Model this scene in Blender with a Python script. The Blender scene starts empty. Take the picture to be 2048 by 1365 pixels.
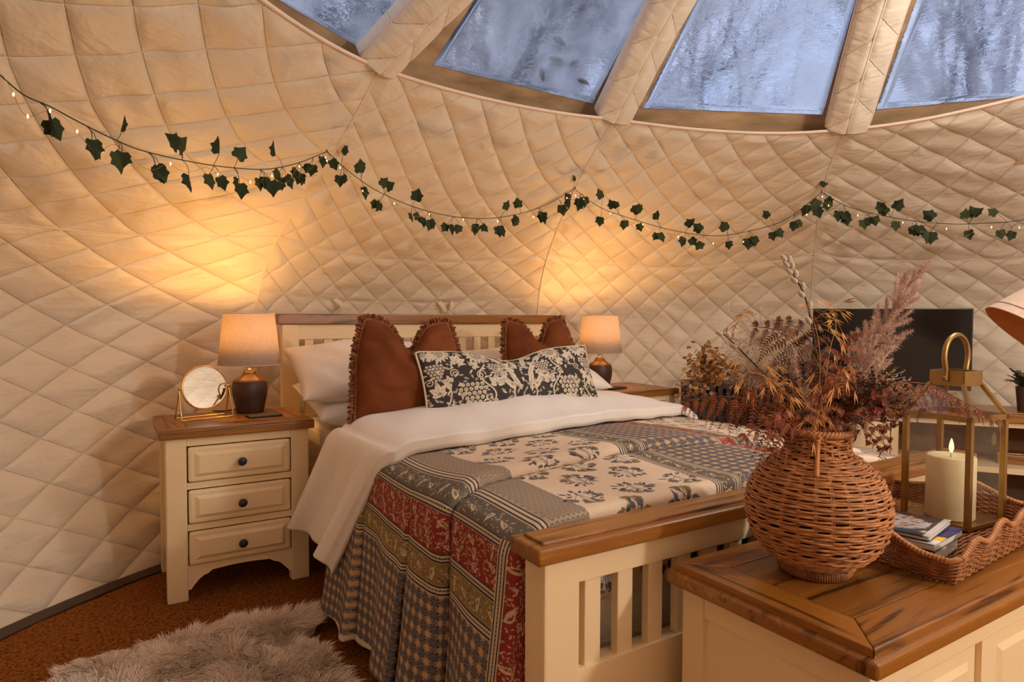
import bpy, bmesh, math, random
import numpy as np
from mathutils import Vector, Matrix, Euler
random.seed(7); rng = np.random.default_rng(7)
PI = math.pi
scene = bpy.context.scene
COL = scene.collection

# ------------------------------------------------------------------ camera
FPX, PITCH, YAW, CAMH, ROLL = 1293.88, .0365, .5506, 1.0077, .0032
fw = np.array([math.sin(YAW)*math.cos(PITCH), math.cos(YAW)*math.cos(PITCH), -math.sin(PITCH)])
rt0 = np.array([math.cos(YAW), -math.sin(YAW), 0.0]); up0 = np.cross(rt0, fw)
RT = math.cos(ROLL)*rt0 + math.sin(ROLL)*up0
UP = -math.sin(ROLL)*rt0 + math.cos(ROLL)*up0
cam_d = bpy.data.cameras.new('camera'); cam = bpy.data.objects.new('camera', cam_d); COL.objects.link(cam)
cam_d.sensor_fit = 'HORIZONTAL'; cam_d.sensor_width = 36.0; cam_d.lens = 36.0*FPX/2048.0
cam_d.clip_start = .05; cam_d.clip_end = 200
cam.matrix_world = Matrix(((RT[0], UP[0], -fw[0], 0), (RT[1], UP[1], -fw[1], 0), (RT[2], UP[2], -fw[2], CAMH), (0, 0, 0, 1)))
scene.camera = cam
CAM = np.array([0, 0, CAMH])
def ray(u, v): return fw + RT*(u-1024)/FPX - UP*(v-682.5)/FPX
def atd(u, v, d): return CAM + ray(u, v)*d

# ------------------------------------------------------------------ view, world
vs = scene.view_settings
vs.view_transform = 'Standard'; vs.look = 'None'; vs.gamma = 1.0; vs.use_curve_mapping = False
vs.exposure = -0.06
scene.cycles.max_bounces = 9; scene.cycles.diffuse_bounces = 5; scene.cycles.transparent_max_bounces = 16
scene.cycles.sample_clamp_indirect = 4.0

world = bpy.data.worlds.new('sky'); scene.world = world; world.use_nodes = True
wt = world.node_tree; wt.nodes.clear()
def wn(t): return wt.nodes.new(t)
w_out = wn('ShaderNodeOutputWorld'); w_bg = wn('ShaderNodeBackground')
w_tc = wn('ShaderNodeTexCoord'); w_n = wn('ShaderNodeTexNoise'); w_r = wn('ShaderNodeValToRGB')
w_m = wn('ShaderNodeMapping'); w_m.inputs['Scale'].default_value = (1.2, 1.2, 2.2)
w_n.inputs['Scale'].default_value = 1.6; w_n.inputs['Detail'].default_value = 5; w_n.inputs['Roughness'].default_value = .55
w_r.color_ramp.elements[0].position = .36; w_r.color_ramp.elements[0].color = (.42, .51, .74, 1)
w_r.color_ramp.elements[1].position = .62; w_r.color_ramp.elements[1].color = (.70, .77, .90, 1)
wt.links.new(w_tc.outputs['Generated'], w_m.inputs['Vector']); wt.links.new(w_m.outputs[0], w_n.inputs['Vector'])
wt.links.new(w_n.outputs['Fac'], w_r.inputs['Fac']); wt.links.new(w_r.outputs[0], w_bg.inputs['Color'])
w_bg.inputs['Strength'].default_value = 1.40
wt.links.new(w_bg.outputs[0], w_out.inputs['Surface'])

# key light: the standing lamp by the front of the dome, out of the frame to the right
def point_light(name, loc, energy, color, radius, parent=None):
    l = bpy.data.lights.new(name, 'POINT'); l.energy = energy; l.color = color; l.shadow_soft_size = radius
    o = bpy.data.objects.new(name, l); COL.objects.link(o); o.location = loc
    if parent: o.parent = parent
    return o
KEY_LOC = (1.75, -1.05, 1.50); KEY_W = 68.0; KEY_COL = (1.0, .965, .91)
FILL_LOC = (2.25, .55, 2.05); FILL_W = 30.0; FILL_COL = (1.0, .965, .93)
BULB_W = 9.0; BULB_COL = (1.0, .50, .13)
point_light('standing_lamp_light', KEY_LOC, KEY_W, KEY_COL, .06)
point_light('fill_light', FILL_LOC, FILL_W, FILL_COL, .22)  # added fill light with no lamp behind it, brightens the back and right walls

# ------------------------------------------------------------------ helpers
class MB:
    def __init__(s): s.v = []; s.f = []; s.uv = {}; s.smooth = True
    def add(s, vs, fs):
        o = len(s.v); s.v.extend([tuple(map(float, p)) for p in vs]); s.f.extend([tuple(i+o for i in f) for f in fs]); return o
    def box(s, x0, x1, y0, y1, z0, z1):
        s.add([(x0,y0,z0),(x1,y0,z0),(x1,y1,z0),(x0,y1,z0),(x0,y0,z1),(x1,y0,z1),(x1,y1,z1),(x0,y1,z1)],
              [(0,3,2,1),(4,5,6,7),(0,1,5,4),(1,2,6,5),(2,3,7,6),(3,0,4,7)]); return s
    def tube(s, pts, rad, n=8, cap=True, closed=False):
        pts = [np.array(p, float) for p in pts]; m = len(pts)
        rads = rad if hasattr(rad, '__len__') else [rad]*m
        ring = []; prev = None
        for i in range(m):
            a = pts[i-1] if (i > 0 or closed) else pts[i]; b = pts[(i+1) % m] if (i < m-1 or closed) else pts[i]
            t = b-a; L = np.linalg.norm(t); t = t/L if L > 1e-12 else np.array([0,0,1.0])
            if prev is None:
                h = np.array([0,0,1.0]) if abs(t[2]) < .9 else np.array([1.0,0,0]); x = np.cross(h, t)
            else: x = prev - t*(prev@t)
            x /= (np.linalg.norm(x)+1e-12); y = np.cross(t, x); prev = x
            ring.append([pts[i] + rads[i]*(math.cos(2*PI*k/n)*x + math.sin(2*PI*k/n)*y) for k in range(n)])
        vs = [p for r in ring for p in r]; fs = []
        for i in range(m if closed else m-1):
            j = (i+1) % m
            for k in range(n): k2 = (k+1) % n; fs.append((i*n+k, i*n+k2, j*n+k2, j*n+k))
        if cap and not closed: fs.append(tuple(reversed(range(n)))); fs.append(tuple((m-1)*n+k for k in range(n)))
        s.add(vs, fs); return s
    def lathe(s, prof, n=32, c=(0,0,0), cap=True):
        vs = []; fs = []
        for (r, z) in prof:
            for k in range(n): a = 2*PI*k/n; vs.append((c[0]+r*math.cos(a), c[1]+r*math.sin(a), c[2]+z))
        m = len(prof)
        for i in range(m-1):
            for k in range(n): k2 = (k+1) % n; fs.append((i*n+k, i*n+k2, (i+1)*n+k2, (i+1)*n+k))
        if cap: fs.append(tuple(reversed(range(n)))); fs.append(tuple((m-1)*n+k for k in range(n)))
        s.add(vs, fs); return s
    def prism(s, poly, axis, t0, t1):
        # poly: list of 2D points; axis: which world axis is the extrusion
        def P(a, b, t): return {'x': (t,a,b), 'y': (a,t,b), 'z': (a,b,t)}[axis]
        n = len(poly)
        s.add([P(a,b,t0) for a,b in poly]+[P(a,b,t1) for a,b in poly],
              [tuple(range(n)), tuple(reversed(range(n, 2*n)))]+[(i, i+n, (i+1)%n+n, (i+1)%n) for i in range(n)]); return s
    def xform(s, M, i0=0):
        M = Matrix(M) if not isinstance(M, Matrix) else M
        for i in range(i0, len(s.v)): s.v[i] = tuple(M @ Vector(s.v[i]))
        return s
def mesh_of(name, mb, mat, bevel=0.0, smooth=None, seg=2, fix=True):
    me = bpy.data.meshes.new(name); me.from_pydata(mb.v, [], mb.f)
    if fix or bevel > 0:
        bm = bmesh.new(); bm.from_mesh(me)
        if fix: bmesh.ops.recalc_face_normals(bm, faces=bm.faces)
        if bevel > 0:
            es = [e for e in bm.edges if len(e.link_faces) == 2 and e.calc_face_angle(0) > .5]
            bmesh.ops.bevel(bm, geom=es, offset=bevel, segments=seg, affect='EDGES', profile=.6, clamp_overlap=True)
        bm.to_mesh(me); bm.free()
    if smooth is None: smooth = bevel == 0 and mb.smooth
    if smooth: me.polygons.foreach_set('use_smooth', [True]*len(me.polygons))
    if mat: me.materials.append(mat)
    return me
def link(name, me, parent=None, loc=(0,0,0), rot=(0,0,0)):
    o = bpy.data.objects.new(name, me); COL.objects.link(o); o.location = loc; o.rotation_euler = rot
    if parent: o.parent = parent
    return o
def obj(name, mb, mat, parent=None, bevel=0.0, smooth=None, world=False, seg=2, fix=True):
    """one mesh object; with a parent, vertices are in the parent's frame (or world, when the parent is unrotated)"""
    if world and parent is not None:
        l = parent.location; q = parent
        ox, oy, oz = l
        p = q.parent
        while p is not None: ox += p.location[0]; oy += p.location[1]; oz += p.location[2]; p = p.parent
        mb.v = [(x-ox, y-oy, z-oz) for x, y, z in mb.v]
    if parent is None:
        a = np.array(mb.v); c = (a.max(0)+a.min(0))/2; c[2] = a[:,2].min()
        mb.v = [tuple(p) for p in (a-c)]
        return link(name, mesh_of(name, mb, mat, bevel, smooth, seg, fix), None, c)
    return link(name, mesh_of(name, mb, mat, bevel, smooth, seg, fix), parent)
def tag(o, label=None, cat=None, group=None, kind=None):
    if label: o['label'] = label
    if cat: o['category'] = cat
    if group: o['group'] = group
    if kind: o['kind'] = kind
    return o
def thing(name, label, cat, loc=(0,0,0), rotz=0.0, group=None):
    o = bpy.data.objects.new(name, None); COL.objects.link(o); o.location = loc; o.rotation_euler = (0,0,rotz); o.empty_display_size = .05
    return tag(o, label, cat, group)
def grid_mesh(name, P, mat, UV=None, closed_u=False, smooth=True, uvname='UVMap'):
    """P: (n,m,3) array -> quad grid mesh; UV: (n,m,2)"""
    n, m, _ = P.shape
    idx = np.arange(n*m).reshape(n, m)
    a = idx[:-1,:-1].ravel(); b = idx[1:,:-1].ravel(); c = idx[1:,1:].ravel(); d = idx[:-1,1:].ravel()
    F = np.stack([a,b,c,d], 1)
    if closed_u:
        a = idx[-1,:-1]; b = idx[0,:-1]; c = idx[0,1:]; d = idx[-1,1:]
        F = np.concatenate([F, np.stack([a,b,c,d],1)])
    me = bpy.data.meshes.new(name)
    me.vertices.add(n*m); me.vertices.foreach_set('co', P.reshape(-1).astype(np.float32))
    me.loops.add(F.size); me.loops.foreach_set('vertex_index', F.ravel().astype(np.int32))
    me.polygons.add(len(F)); me.polygons.foreach_set('loop_start', np.arange(0, F.size, 4, dtype=np.int32))
    me.polygons.foreach_set('loop_total', np.full(len(F), 4, dtype=np.int32))
    if smooth: me.polygons.foreach_set('use_smooth', np.ones(len(F), dtype=bool))
    if UV is not None:
        uvl = me.uv_layers.new(name=uvname); uvl.data.foreach_set('uv', UV.reshape(-1,2)[F.ravel()].ravel().astype(np.float32))
    me.update(calc_edges=True); me.validate()
    if mat: me.materials.append(mat)
    return me
def raw_mesh(name, V, F, mat, smooth=False):
    """V (n,3), F (m,k) with constant k"""
    V = np.asarray(V, np.float32); F = np.asarray(F, np.int32); k = F.shape[1]
    me = bpy.data.meshes.new(name)
    me.vertices.add(len(V)); me.vertices.foreach_set('co', V.ravel())
    me.loops.add(F.size); me.loops.foreach_set('vertex_index', F.ravel())
    me.polygons.add(len(F)); me.polygons.foreach_set('loop_start', np.arange(0, F.size, k, dtype=np.int32))
    me.polygons.foreach_set('loop_total', np.full(len(F), k, dtype=np.int32))
    if smooth: me.polygons.foreach_set('use_smooth', np.ones(len(F), dtype=bool))
    me.update(calc_edges=True)
    if mat: me.materials.append(mat)
    return me
def spline(pts, n):
    """Catmull-Rom through pts"""
    P = np.array(pts, float); P = np.concatenate([[2*P[0]-P[1]], P, [2*P[-1]-P[-2]]]); out = []
    m = len(P)-3
    for t in np.linspace(0, m-1e-9, n):
        i = int(t); u = t-i; a, b, c, d = P[i:i+4]
        out.append(.5*((2*b)+(-a+c)*u+(2*a-5*b+4*c-d)*u*u+(-a+3*b-3*c+d)*u**3))
    return np.array(out)

# ------------------------------------------------------------------ materials
def srgb(r, g, b):
    f = lambda c: (c/255/12.92) if c/255 <= .04045 else ((c/255+.055)/1.055)**2.4
    return (f(r), f(g), f(b), 1)
def mat_base(name, col, rough=.5, spec=.5, metal=0.0, sheen=0.0, coat=0.0):
    m = bpy.data.materials.new(name); m.use_nodes = True; nt = m.node_tree; b = nt.nodes['Principled BSDF']
    b.inputs['Base Color'].default_value = col; b.inputs['Roughness'].default_value = rough
    b.inputs['Specular IOR Level'].default_value = spec; b.inputs['Metallic'].default_value = metal
    if sheen: b.inputs['Sheen Weight'].default_value = sheen
    if coat: b.inputs['Coat Weight'].default_value = coat; b.inputs['Coat Roughness'].default_value = .25
    return m, nt, b
def N(nt, t, **kw):
    n = nt.nodes.new(t)
    for k, v in kw.items():
        if k in n.inputs: n.inputs[k].default_value = v
        else: setattr(n, k, v)
    return n
def mapping(nt, scale, coord='Object', rot=(0,0,0)):
    tc = N(nt, 'ShaderNodeTexCoord'); mp = N(nt, 'ShaderNodeMapping'); mp.inputs['Scale'].default_value = scale; mp.inputs['Rotation'].default_value = rot
    nt.links.new(tc.outputs[coord], mp.inputs['Vector']); return mp
def ramp(nt, src, stops):
    r = N(nt, 'ShaderNodeValToRGB'); cr = r.color_ramp
    while len(cr.elements) < len(stops): cr.elements.new(.5)
    for e, (p, c) in zip(cr.elements, stops): e.position = p; e.color = c
    nt.links.new(src, r.inputs['Fac']); return r
def bump(nt, b, src, strength=.3, dist=.01, prev=None):
    bp = N(nt, 'ShaderNodeBump'); bp.inputs['Strength'].default_value = strength; bp.inputs['Distance'].default_value = dist
    nt.links.new(src, bp.inputs['Height'])
    if prev is not None: nt.links.new(prev.outputs[0], bp.inputs['Normal'])
    nt.links.new(bp.outputs[0], b.inputs['Normal']); return bp
def noisy(name, c0, c1, rough=.5, scale=(8,8,8), nscale=1.0, bmp=0.0, bdist=.003, detail=4, **kw):
    m, nt, b = mat_base(name, c0, rough, **kw)
    mp = mapping(nt, scale); n = N(nt, 'ShaderNodeTexNoise', Scale=nscale, Detail=detail); nt.links.new(mp.outputs[0], n.inputs['Vector'])
    r = ramp(nt, n.outputs['Fac'], [(.3, c0), (.7, c1)]); nt.links.new(r.outputs[0], b.inputs['Base Color'])
    if bmp: bump(nt, b, n.outputs['Fac'], bmp, bdist)
    return m
def wood(name, axis, dark, mid, light, rough=.32, k=1.0):
    m, nt, b = mat_base(name, mid, rough, .5, coat=.15)
    sc = {'x': (1.5, 22, 22), 'y': (22, 1.5, 22), 'z': (22, 22, 1.5)}[axis]; sc = tuple(v*k for v in sc)
    mp = mapping(nt, sc); n = N(nt, 'ShaderNodeTexNoise', Scale=1.0, Detail=6, Roughness=.62, Distortion=1.6); nt.links.new(mp.outputs[0], n.inputs['Vector'])
    sc2 = {'x': (.55, 6, 6), 'y': (6, .55, 6), 'z': (6, 6, .55)}[axis]
    mp2 = mapping(nt, tuple(v*k for v in sc2)); n2 = N(nt, 'ShaderNodeTexNoise', Scale=1.0, Detail=2, Distortion=2.2); nt.links.new(mp2.outputs[0], n2.inputs['Vector'])
    mul = N(nt, 'ShaderNodeMath', operation='MULTIPLY'); mul.inputs[1].default_value = 34; nt.links.new(n2.outputs['Fac'], mul.inputs[0])
    sn = N(nt, 'ShaderNodeMath', operation='SINE'); nt.links.new(mul.outputs[0], sn.inputs[0])
    mx = N(nt, 'ShaderNodeMath', operation='MULTIPLY_ADD'); mx.inputs[1].default_value = .12; nt.links.new(sn.outputs[0], mx.inputs[0]); nt.links.new(n.outputs['Fac'], mx.inputs[2])
    r = ramp(nt, mx.outputs[0], [(.26, dark), (.42, mid), (.62, mid), (.78, light)])
    nt.links.new(r.outputs[0], b.inputs['Base Color']); bump(nt, b, mx.outputs[0], .12, .0012)
    return m
OAK_D, OAK_M, OAK_L = srgb(66, 34, 8), srgb(144, 90, 32), srgb(176, 116, 50)
oak_x = wood('oak_along_x', 'x', OAK_D, OAK_M, OAK_L); oak_y = wood('oak_along_y', 'y', OAK_D, OAK_M, OAK_L)
oak_panel = wood('oak_panel', 'x', srgb(50,26,6), srgb(132,82,30), srgb(172,112,50), k=.62)
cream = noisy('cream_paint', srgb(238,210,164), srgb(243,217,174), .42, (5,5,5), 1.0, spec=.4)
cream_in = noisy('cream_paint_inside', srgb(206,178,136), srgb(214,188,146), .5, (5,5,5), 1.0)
white_cloth = noisy('white_cotton', srgb(238,228,218), srgb(242,233,224), .8, (40,40,40), 1.0, bmp=.12, bdist=.001, spec=.2, sheen=.15)
black_metal = noisy('black_iron', srgb(30,26,25), srgb(44,38,36), .45, (60,60,60), 1.0, spec=.5)
brass = noisy('aged_brass', srgb(158,126,76), srgb(176,142,90), .36, (20,20,20), 1.0, metal=1.0)
gold_wire = mat_base('gold_wire', srgb(226,180,108), .18, metal=1.0)[0]
chrome = mat_base('chrome', srgb(220,214,205), .1, metal=1.0)[0]

# ------------------------------------------------------------------ dome shell
DC = np.array([1.43, .75])
AZD = [152.0, 109.4, 73.4, 37.4, 1.4, -33.5, -68.4, -103.3, -138.2, -173.1, -208.0]
def az(k): return math.radians(AZD[k+1])
KZ = [(2.53, -.012), (2.575, .35), (2.605, .75), (2.59, 1.10), (2.405, 1.37), (2.0, 1.66), (1.62, 1.90)]
NT_FINE = 210
def ridge_profile(n):
    c = spline(KZ, 400); d = np.r_[0, np.cumsum(np.linalg.norm(np.diff(c, axis=0), axis=1))]
    q = np.linspace(0, d[-1], n)
    return np.stack([np.interp(q, d, c[:,0]), np.interp(q, d, c[:,1])], 1), q
RIB = {0: [(.818, 2.250, 1.899), (.950, 2.0, 2.06), (1.16, 1.55, 2.30), (1.42, .95, 2.55)],
       1: [(1.942, 2.287, 1.908), (1.884, 1.861, 2.248), (1.80, 1.40, 2.45), (1.66, .90, 2.60)],
       2: [(2.755, 1.683, 1.840), (2.46, 1.366, 2.193), (2.15, 1.05, 2.42), (1.80, .80, 2.60)]}
def ridge_pts(k, n):
    pr, q = ridge_profile(n); a = az(k)
    P = np.stack([DC[0]+pr[:,0]*math.cos(a), DC[1]+pr[:,0]*math.sin(a), pr[:,1]], 1)
    if k in RIB:      # ease the last stretch onto the rib foot
        w = np.clip((q/q[-1]-.72)/.28, 0, 1)[:,None]; P = P + w*w*(np.array(RIB[k][0])-P[-1])
    return P, q
def rib_path(k):
    if k in RIB: return [np.array(p) for p in RIB[k]]
    a = az(k); return [np.array([DC[0]+r*math.cos(a), DC[1]+r*math.sin(a), z]) for r, z in ((1.62,1.90),(1.33,2.10),(.9,2.36),(.3,2.58))]

def lining_material():
    m, nt, b = mat_base('quilted_lining', srgb(225,209,184), .50, .45, sheen=.25)
    uv = N(nt, 'ShaderNodeUVMap', uv_map='quilt')
    mp = N(nt, 'ShaderNodeMapping'); mp.inputs['Scale'].default_value = (6, 24, 1); nt.links.new(uv.outputs[0], mp.inputs['Vector'])
    n = N(nt, 'ShaderNodeTexNoise', Scale=1.0, Detail=4, Roughness=.55, Distortion=.35); nt.links.new(mp.outputs[0], n.inputs['Vector'])
    mp2 = N(nt, 'ShaderNodeMapping'); mp2.inputs['Scale'].default_value = (3, 3, 1); nt.links.new(uv.outputs[0], mp2.inputs['Vector'])
    n2 = N(nt, 'ShaderNodeTexNoise', Scale=1.0, Detail=2); nt.links.new(mp2.outputs[0], n2.inputs['Vector'])
    r = ramp(nt, n2.outputs['Fac'], [(.3, srgb(221,203,178)), (.7, srgb(229,214,192))]); nt.links.new(r.outputs[0], b.inputs['Base Color'])
    su = N(nt, 'ShaderNodeUVMap', uv_map='stitch'); sp = N(nt, 'ShaderNodeSeparateXYZ'); nt.links.new(su.outputs[0], sp.inputs[0]); hs = []
    for i in (0, 1):
        a_ = N(nt, 'ShaderNodeMath', operation='MULTIPLY'); a_.inputs[1].default_value = PI; nt.links.new(sp.outputs[i], a_.inputs[0])
        s_ = N(nt, 'ShaderNodeMath', operation='SINE'); nt.links.new(a_.outputs[0], s_.inputs[0]); c_ = N(nt, 'ShaderNodeMath', operation='ABSOLUTE'); nt.links.new(s_.outputs[0], c_.inputs[0])
        r_ = N(nt, 'ShaderNodeMapRange', interpolation_type='SMOOTHSTEP'); r_.inputs['From Max'].default_value = .085; nt.links.new(c_.outputs[0], r_.inputs['Value']); hs.append(r_)
    hm = N(nt, 'ShaderNodeMath', operation='MULTIPLY'); nt.links.new(hs[0].outputs[0], hm.inputs[0]); nt.links.new(hs[1].outputs[0], hm.inputs[1])
    b1 = N(nt, 'ShaderNodeBump'); b1.inputs['Strength'].default_value = .7; b1.inputs['Distance'].default_value = .004; nt.links.new(hm.outputs[0], b1.inputs['Height'])
    wv = N(nt, 'ShaderNodeTexNoise', Scale=1.0, Detail=2, Distortion=.5); mp3 = N(nt, 'ShaderNodeMapping'); mp3.inputs['Scale'].default_value = (9, 16, 1); nt.links.new(uv.outputs[0], mp3.inputs['Vector']); nt.links.new(mp3.outputs[0], wv.inputs['Vector'])
    b2 = N(nt, 'ShaderNodeBump'); b2.inputs['Strength'].default_value = .45; b2.inputs['Distance'].default_value = .018; nt.links.new(wv.outputs['Fac'], b2.inputs['Height']); nt.links.new(b1.outputs[0], b2.inputs['Normal'])
    bump(nt, b, n.outputs['Fac'], .45, .012, b2)
    return m
lining = lining_material()
def add_uv(me, name, UV):
    F = np.zeros(len(me.loops), np.int32); me.loops.foreach_get('vertex_index', F); l = me.uv_layers.new(name=name)
    l.data.foreach_set('uv', UV.reshape(-1,2)[F].ravel().astype(np.float32))
def stitch_uv(u, v, th, p=.132):
    ta, tb = th; return np.stack([(u*math.cos(ta)+v*math.sin(ta))/p, (-u*math.sin(tb)+v*math.cos(tb))/p], 2)
def pillow(u, v, th, p=.132, depth=.013):
    """quilting: rows of stitching in two directions, padded between them"""
    sv = stitch_uv(u, v, th, p); d1, d2 = sv[..., 0], sv[..., 1]
    a = np.abs(np.sin(PI*d1)); b_ = np.abs(np.sin(PI*d2))
    return depth*(1-np.exp(-a/.20))*(1-np.exp(-b_/.20))*(.70+.30*a*b_)
def bulge_of(z):
    return np.interp(z, [0, .5, 1.1, 1.4, 1.66, 1.9], [.15, .22, .27, .27, .20, .045])
PITCHES = {-1: .148}
def lobe(k, ns, nt_, seam_z, th, puff=1.0):
    A, q = ridge_pts(k, nt_); B, _ = ridge_pts(k+1, nt_)
    s = np.linspace(0, 1, ns)[:,None,None]; S = s[:,:,0]
    P = A[None]*(1-s)+B[None]*s
    z0 = P[:,:,2].copy()
    am = (az(k)+az(k+1))/2; od = np.array([math.cos(am), math.sin(am), 0])
    prof = (1-np.abs(2*S-1)**2.2)
    P = P + od*(bulge_of(z0)*prof*(1.35 if k == -1 else 1.0))[:,:,None]
    sag = .055*prof*np.interp(z0, [0, .9, 1.37, 1.9], [0, .6, 1, .25]); P[:,:,2] -= sag
    chord = np.linalg.norm(B-A, axis=1)
    u = (S-.5)*chord[None]*1.08; v = np.repeat(q[None], ns, 0)
    du = np.gradient(P, axis=0); dv = np.gradient(P, axis=1); nr = np.cross(du, dv)
    nr /= np.linalg.norm(nr, axis=2, keepdims=True)+1e-12
    ctr = np.array([DC[0], DC[1], .9]); flip = np.sign(((ctr-P)*nr).sum(2)); nr *= flip[:,:,None]
    h = pillow(u, v, th, PITCHES.get(k, .132))*puff
    edge = np.minimum(np.clip(S*chord[None]/.05, 0, 1), np.clip((1-S)*chord[None]/.05, 0, 1))
    edge = edge*np.clip((q[-1]-v)/.04, 0, 1)
    for sz in seam_z:
        i = np.argmin(np.abs(A[:,2]-sz)); edge = edge*np.clip(np.abs(v-q[i])/.035, 0, 1)**.6
    # loose cloth: slow waves and creases
    wr = .006*np.sin(u*9+2.1*np.sin(v*5+k))*np.sin(v*13+1.3*k) + .004*np.sin(v*47+3*np.sin(u*7))*np.abs(np.sin(u*5+k))
    P = P + nr*(h*edge+wr*edge)[:,:,None]
    return P, np.stack([u, v], 2)
WALLS = [(-1, 'wall_left', 300, 340, (1.37,), (1.05, .52)), (0, 'wall_back', 260, 340, (1.13, 1.37), (.85, .78)),
         (1, 'wall_back_right', 260, 340, (1.37,), (.80, .80)), (2, 'wall_right', 220, 340, (1.37,), (.80, .80)),
         (3, 'wall_far_right', 40, 50, (), (.8, .8)), (4, 'wall_front_right', 40, 50, (), (.8, .8)), (5, 'wall_front', 40, 50, (), (.8, .8)),
         (6, 'wall_front_left', 40, 50, (), (.8, .8)), (7, 'wall_near_left', 40, 50, (), (.8, .8)), (8, 'wall_far_left', 40, 50, (), (.8, .8))]
for k, nm, ns, nv, sz, th in WALLS:
    P, UV = lobe(k, ns, nv, sz, th)
    me = grid_mesh(nm, P, lining, UV, uvname='quilt'); add_uv(me, 'stitch', stitch_uv(UV[..., 0], UV[..., 1], th, PITCHES.get(k, .132))); w = link(nm, me); w['kind'] = 'structure'
    if k in (-1, 0, 1, 2):
        link('seam', mesh_of('seam', MB().tube(P[-1, ::4], .0045, 6), lining), w)
        for z in sz:      # sewn seam: a thin welt lying in the groove
            A, q = ridge_pts(k, nv); i = int(np.argmin(np.abs(A[:,2]-z)))
            link('seam', mesh_of('seam', MB().tube(P[::2, i], .0036, 5), lining), w)
        e = MB().tube(P[::3, -1], .007, 6)
        piping = obj('window_piping', e, noisy('piping_cloth', srgb(226,196,170), srgb(232,204,180), .7), w, world=True)
# hem ties hanging from the seam behind the headboard
Pb, _ = lobe(0, 170, 240, (1.13, 1.37), (.85, .78))
Ab, qb = ridge_pts(0, 240); ib = int(np.argmin(np.abs(Ab[:,2]-1.13)))
wback = bpy.data.objects['wall_back']
for s_, dx, dz in ((.265, .05, -.055), (.655, .04, -.06), (.70, -.02, -.07)):
    p = Pb[int(s_*169), ib] + np.array([0, -.03, .005]); t = np.array([dx, -.01, dz])
    mb = MB(); pts = [p, p+t*.5+np.array([.004,-.012,0]), p+t]
    for w_ in (0,):
        n = 5; cur = spline(pts, n); side = np.array([.010, 0, .006])
        vs = [c-side for c in cur]+[c+side for c in cur]
        vs += [v_+np.array([0,-.002,0]) for v_ in vs]
        fs = [(i, i+1, n+i+1, n+i) for i in range(n-1)]+[(2*n+i, 3*n+i, 3*n+i+1, 2*n+i+1) for i in range(n-1)]
        mb.add(vs, fs)
    obj('fabric_tie', mb, lining, wback, world=True, smooth=True)

# ceiling of the closed side of the dome
mb = MB()
for k in range(3, 9):
    A = rib_path(k); B = rib_path(k+1 if k < 8 else -1)
    for i in range(3): mb.add([A[i], B[i], B[i+1], A[i+1]], [(0,1,2,3)])
top = [rib_path(k)[3] for k in range(3, 9)]+[rib_path(-1)[3]]+[np.array(RIB[0][3]), np.array(RIB[1][3]), np.array(RIB[2][3])]
n0 = len(mb.v); mb.add(top+[np.array([1.52,.76,2.70])], [(i, (i+1) % len(top), len(top)) for i in range(len(top))])
ceil = link('ceiling', mesh_of('ceiling', mb, lining, smooth=False)); ceil['kind'] = 'structure'

# quilted ribs between the windows
def rib(k, idx):
    path = spline(rib_path(k), 70); d = np.r_[0, np.cumsum(np.linalg.norm(np.diff(path, axis=0), axis=1))]
    T = np.gradient(path, axis=0); T /= np.linalg.norm(T, axis=1, keepdims=True)
    inward = np.array([DC[0], DC[1], .6]) - path; inward -= T*(inward*T).sum(1, keepdims=True); inward /= np.linalg.norm(inward, axis=1, keepdims=True)
    side = np.cross(T, inward)
    us = np.array([-1.0, -.985, -.93, -.8, -.65, -.5, -.35, -.2, -.08, 0, .08, .2, .35, .5, .65, .8, .93, .985, 1.0])
    W = .088
    P = np.zeros((len(us), 70, 3)); UV = np.zeros((len(us), 70, 2)); ST = np.full((len(us), 70, 2), .5)
    for i, u in enumerate(us):
        off = -.055 if abs(u) == 1 else (-.01 if abs(u) > .98 else 0)
        ridge = .034*(1-abs(u))
        phase = (d/.17 + (.5 if u < 0 else 0) + abs(u)*.55)
        puff = .013*(1-np.exp(-np.abs(np.sin(PI*phase))/.25))*min(1, abs(u)/.15)*min(1, (1-abs(u))/.12)
        P[i] = path + side*(u*W) + inward*(off+ridge+puff-.002)[:,None] if hasattr(puff, '__len__') else 0
        UV[i] = np.stack([np.full(70, u*W), d], 1); ST[i,:,0] = phase
    me = grid_mesh('trim', P, lining, UV, uvname='quilt'); add_uv(me, 'stitch', ST); o = link('trim_%d' % idx, me); o['kind'] = 'structure'
    obj('seam', MB().tube(P[9][::2], .0035, 5), lining, o, world=True)
    for e, s_ in ((1, -1), (-2, 1)):
        pipe = obj('rib_piping', MB().tube(P[e][::2], .004, 5), bpy.data.materials['piping_cloth'], o, world=True)
    return side, inward
for i, k in enumerate((-1, 0, 1, 2, 3)): rib(k, i+1)

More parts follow.
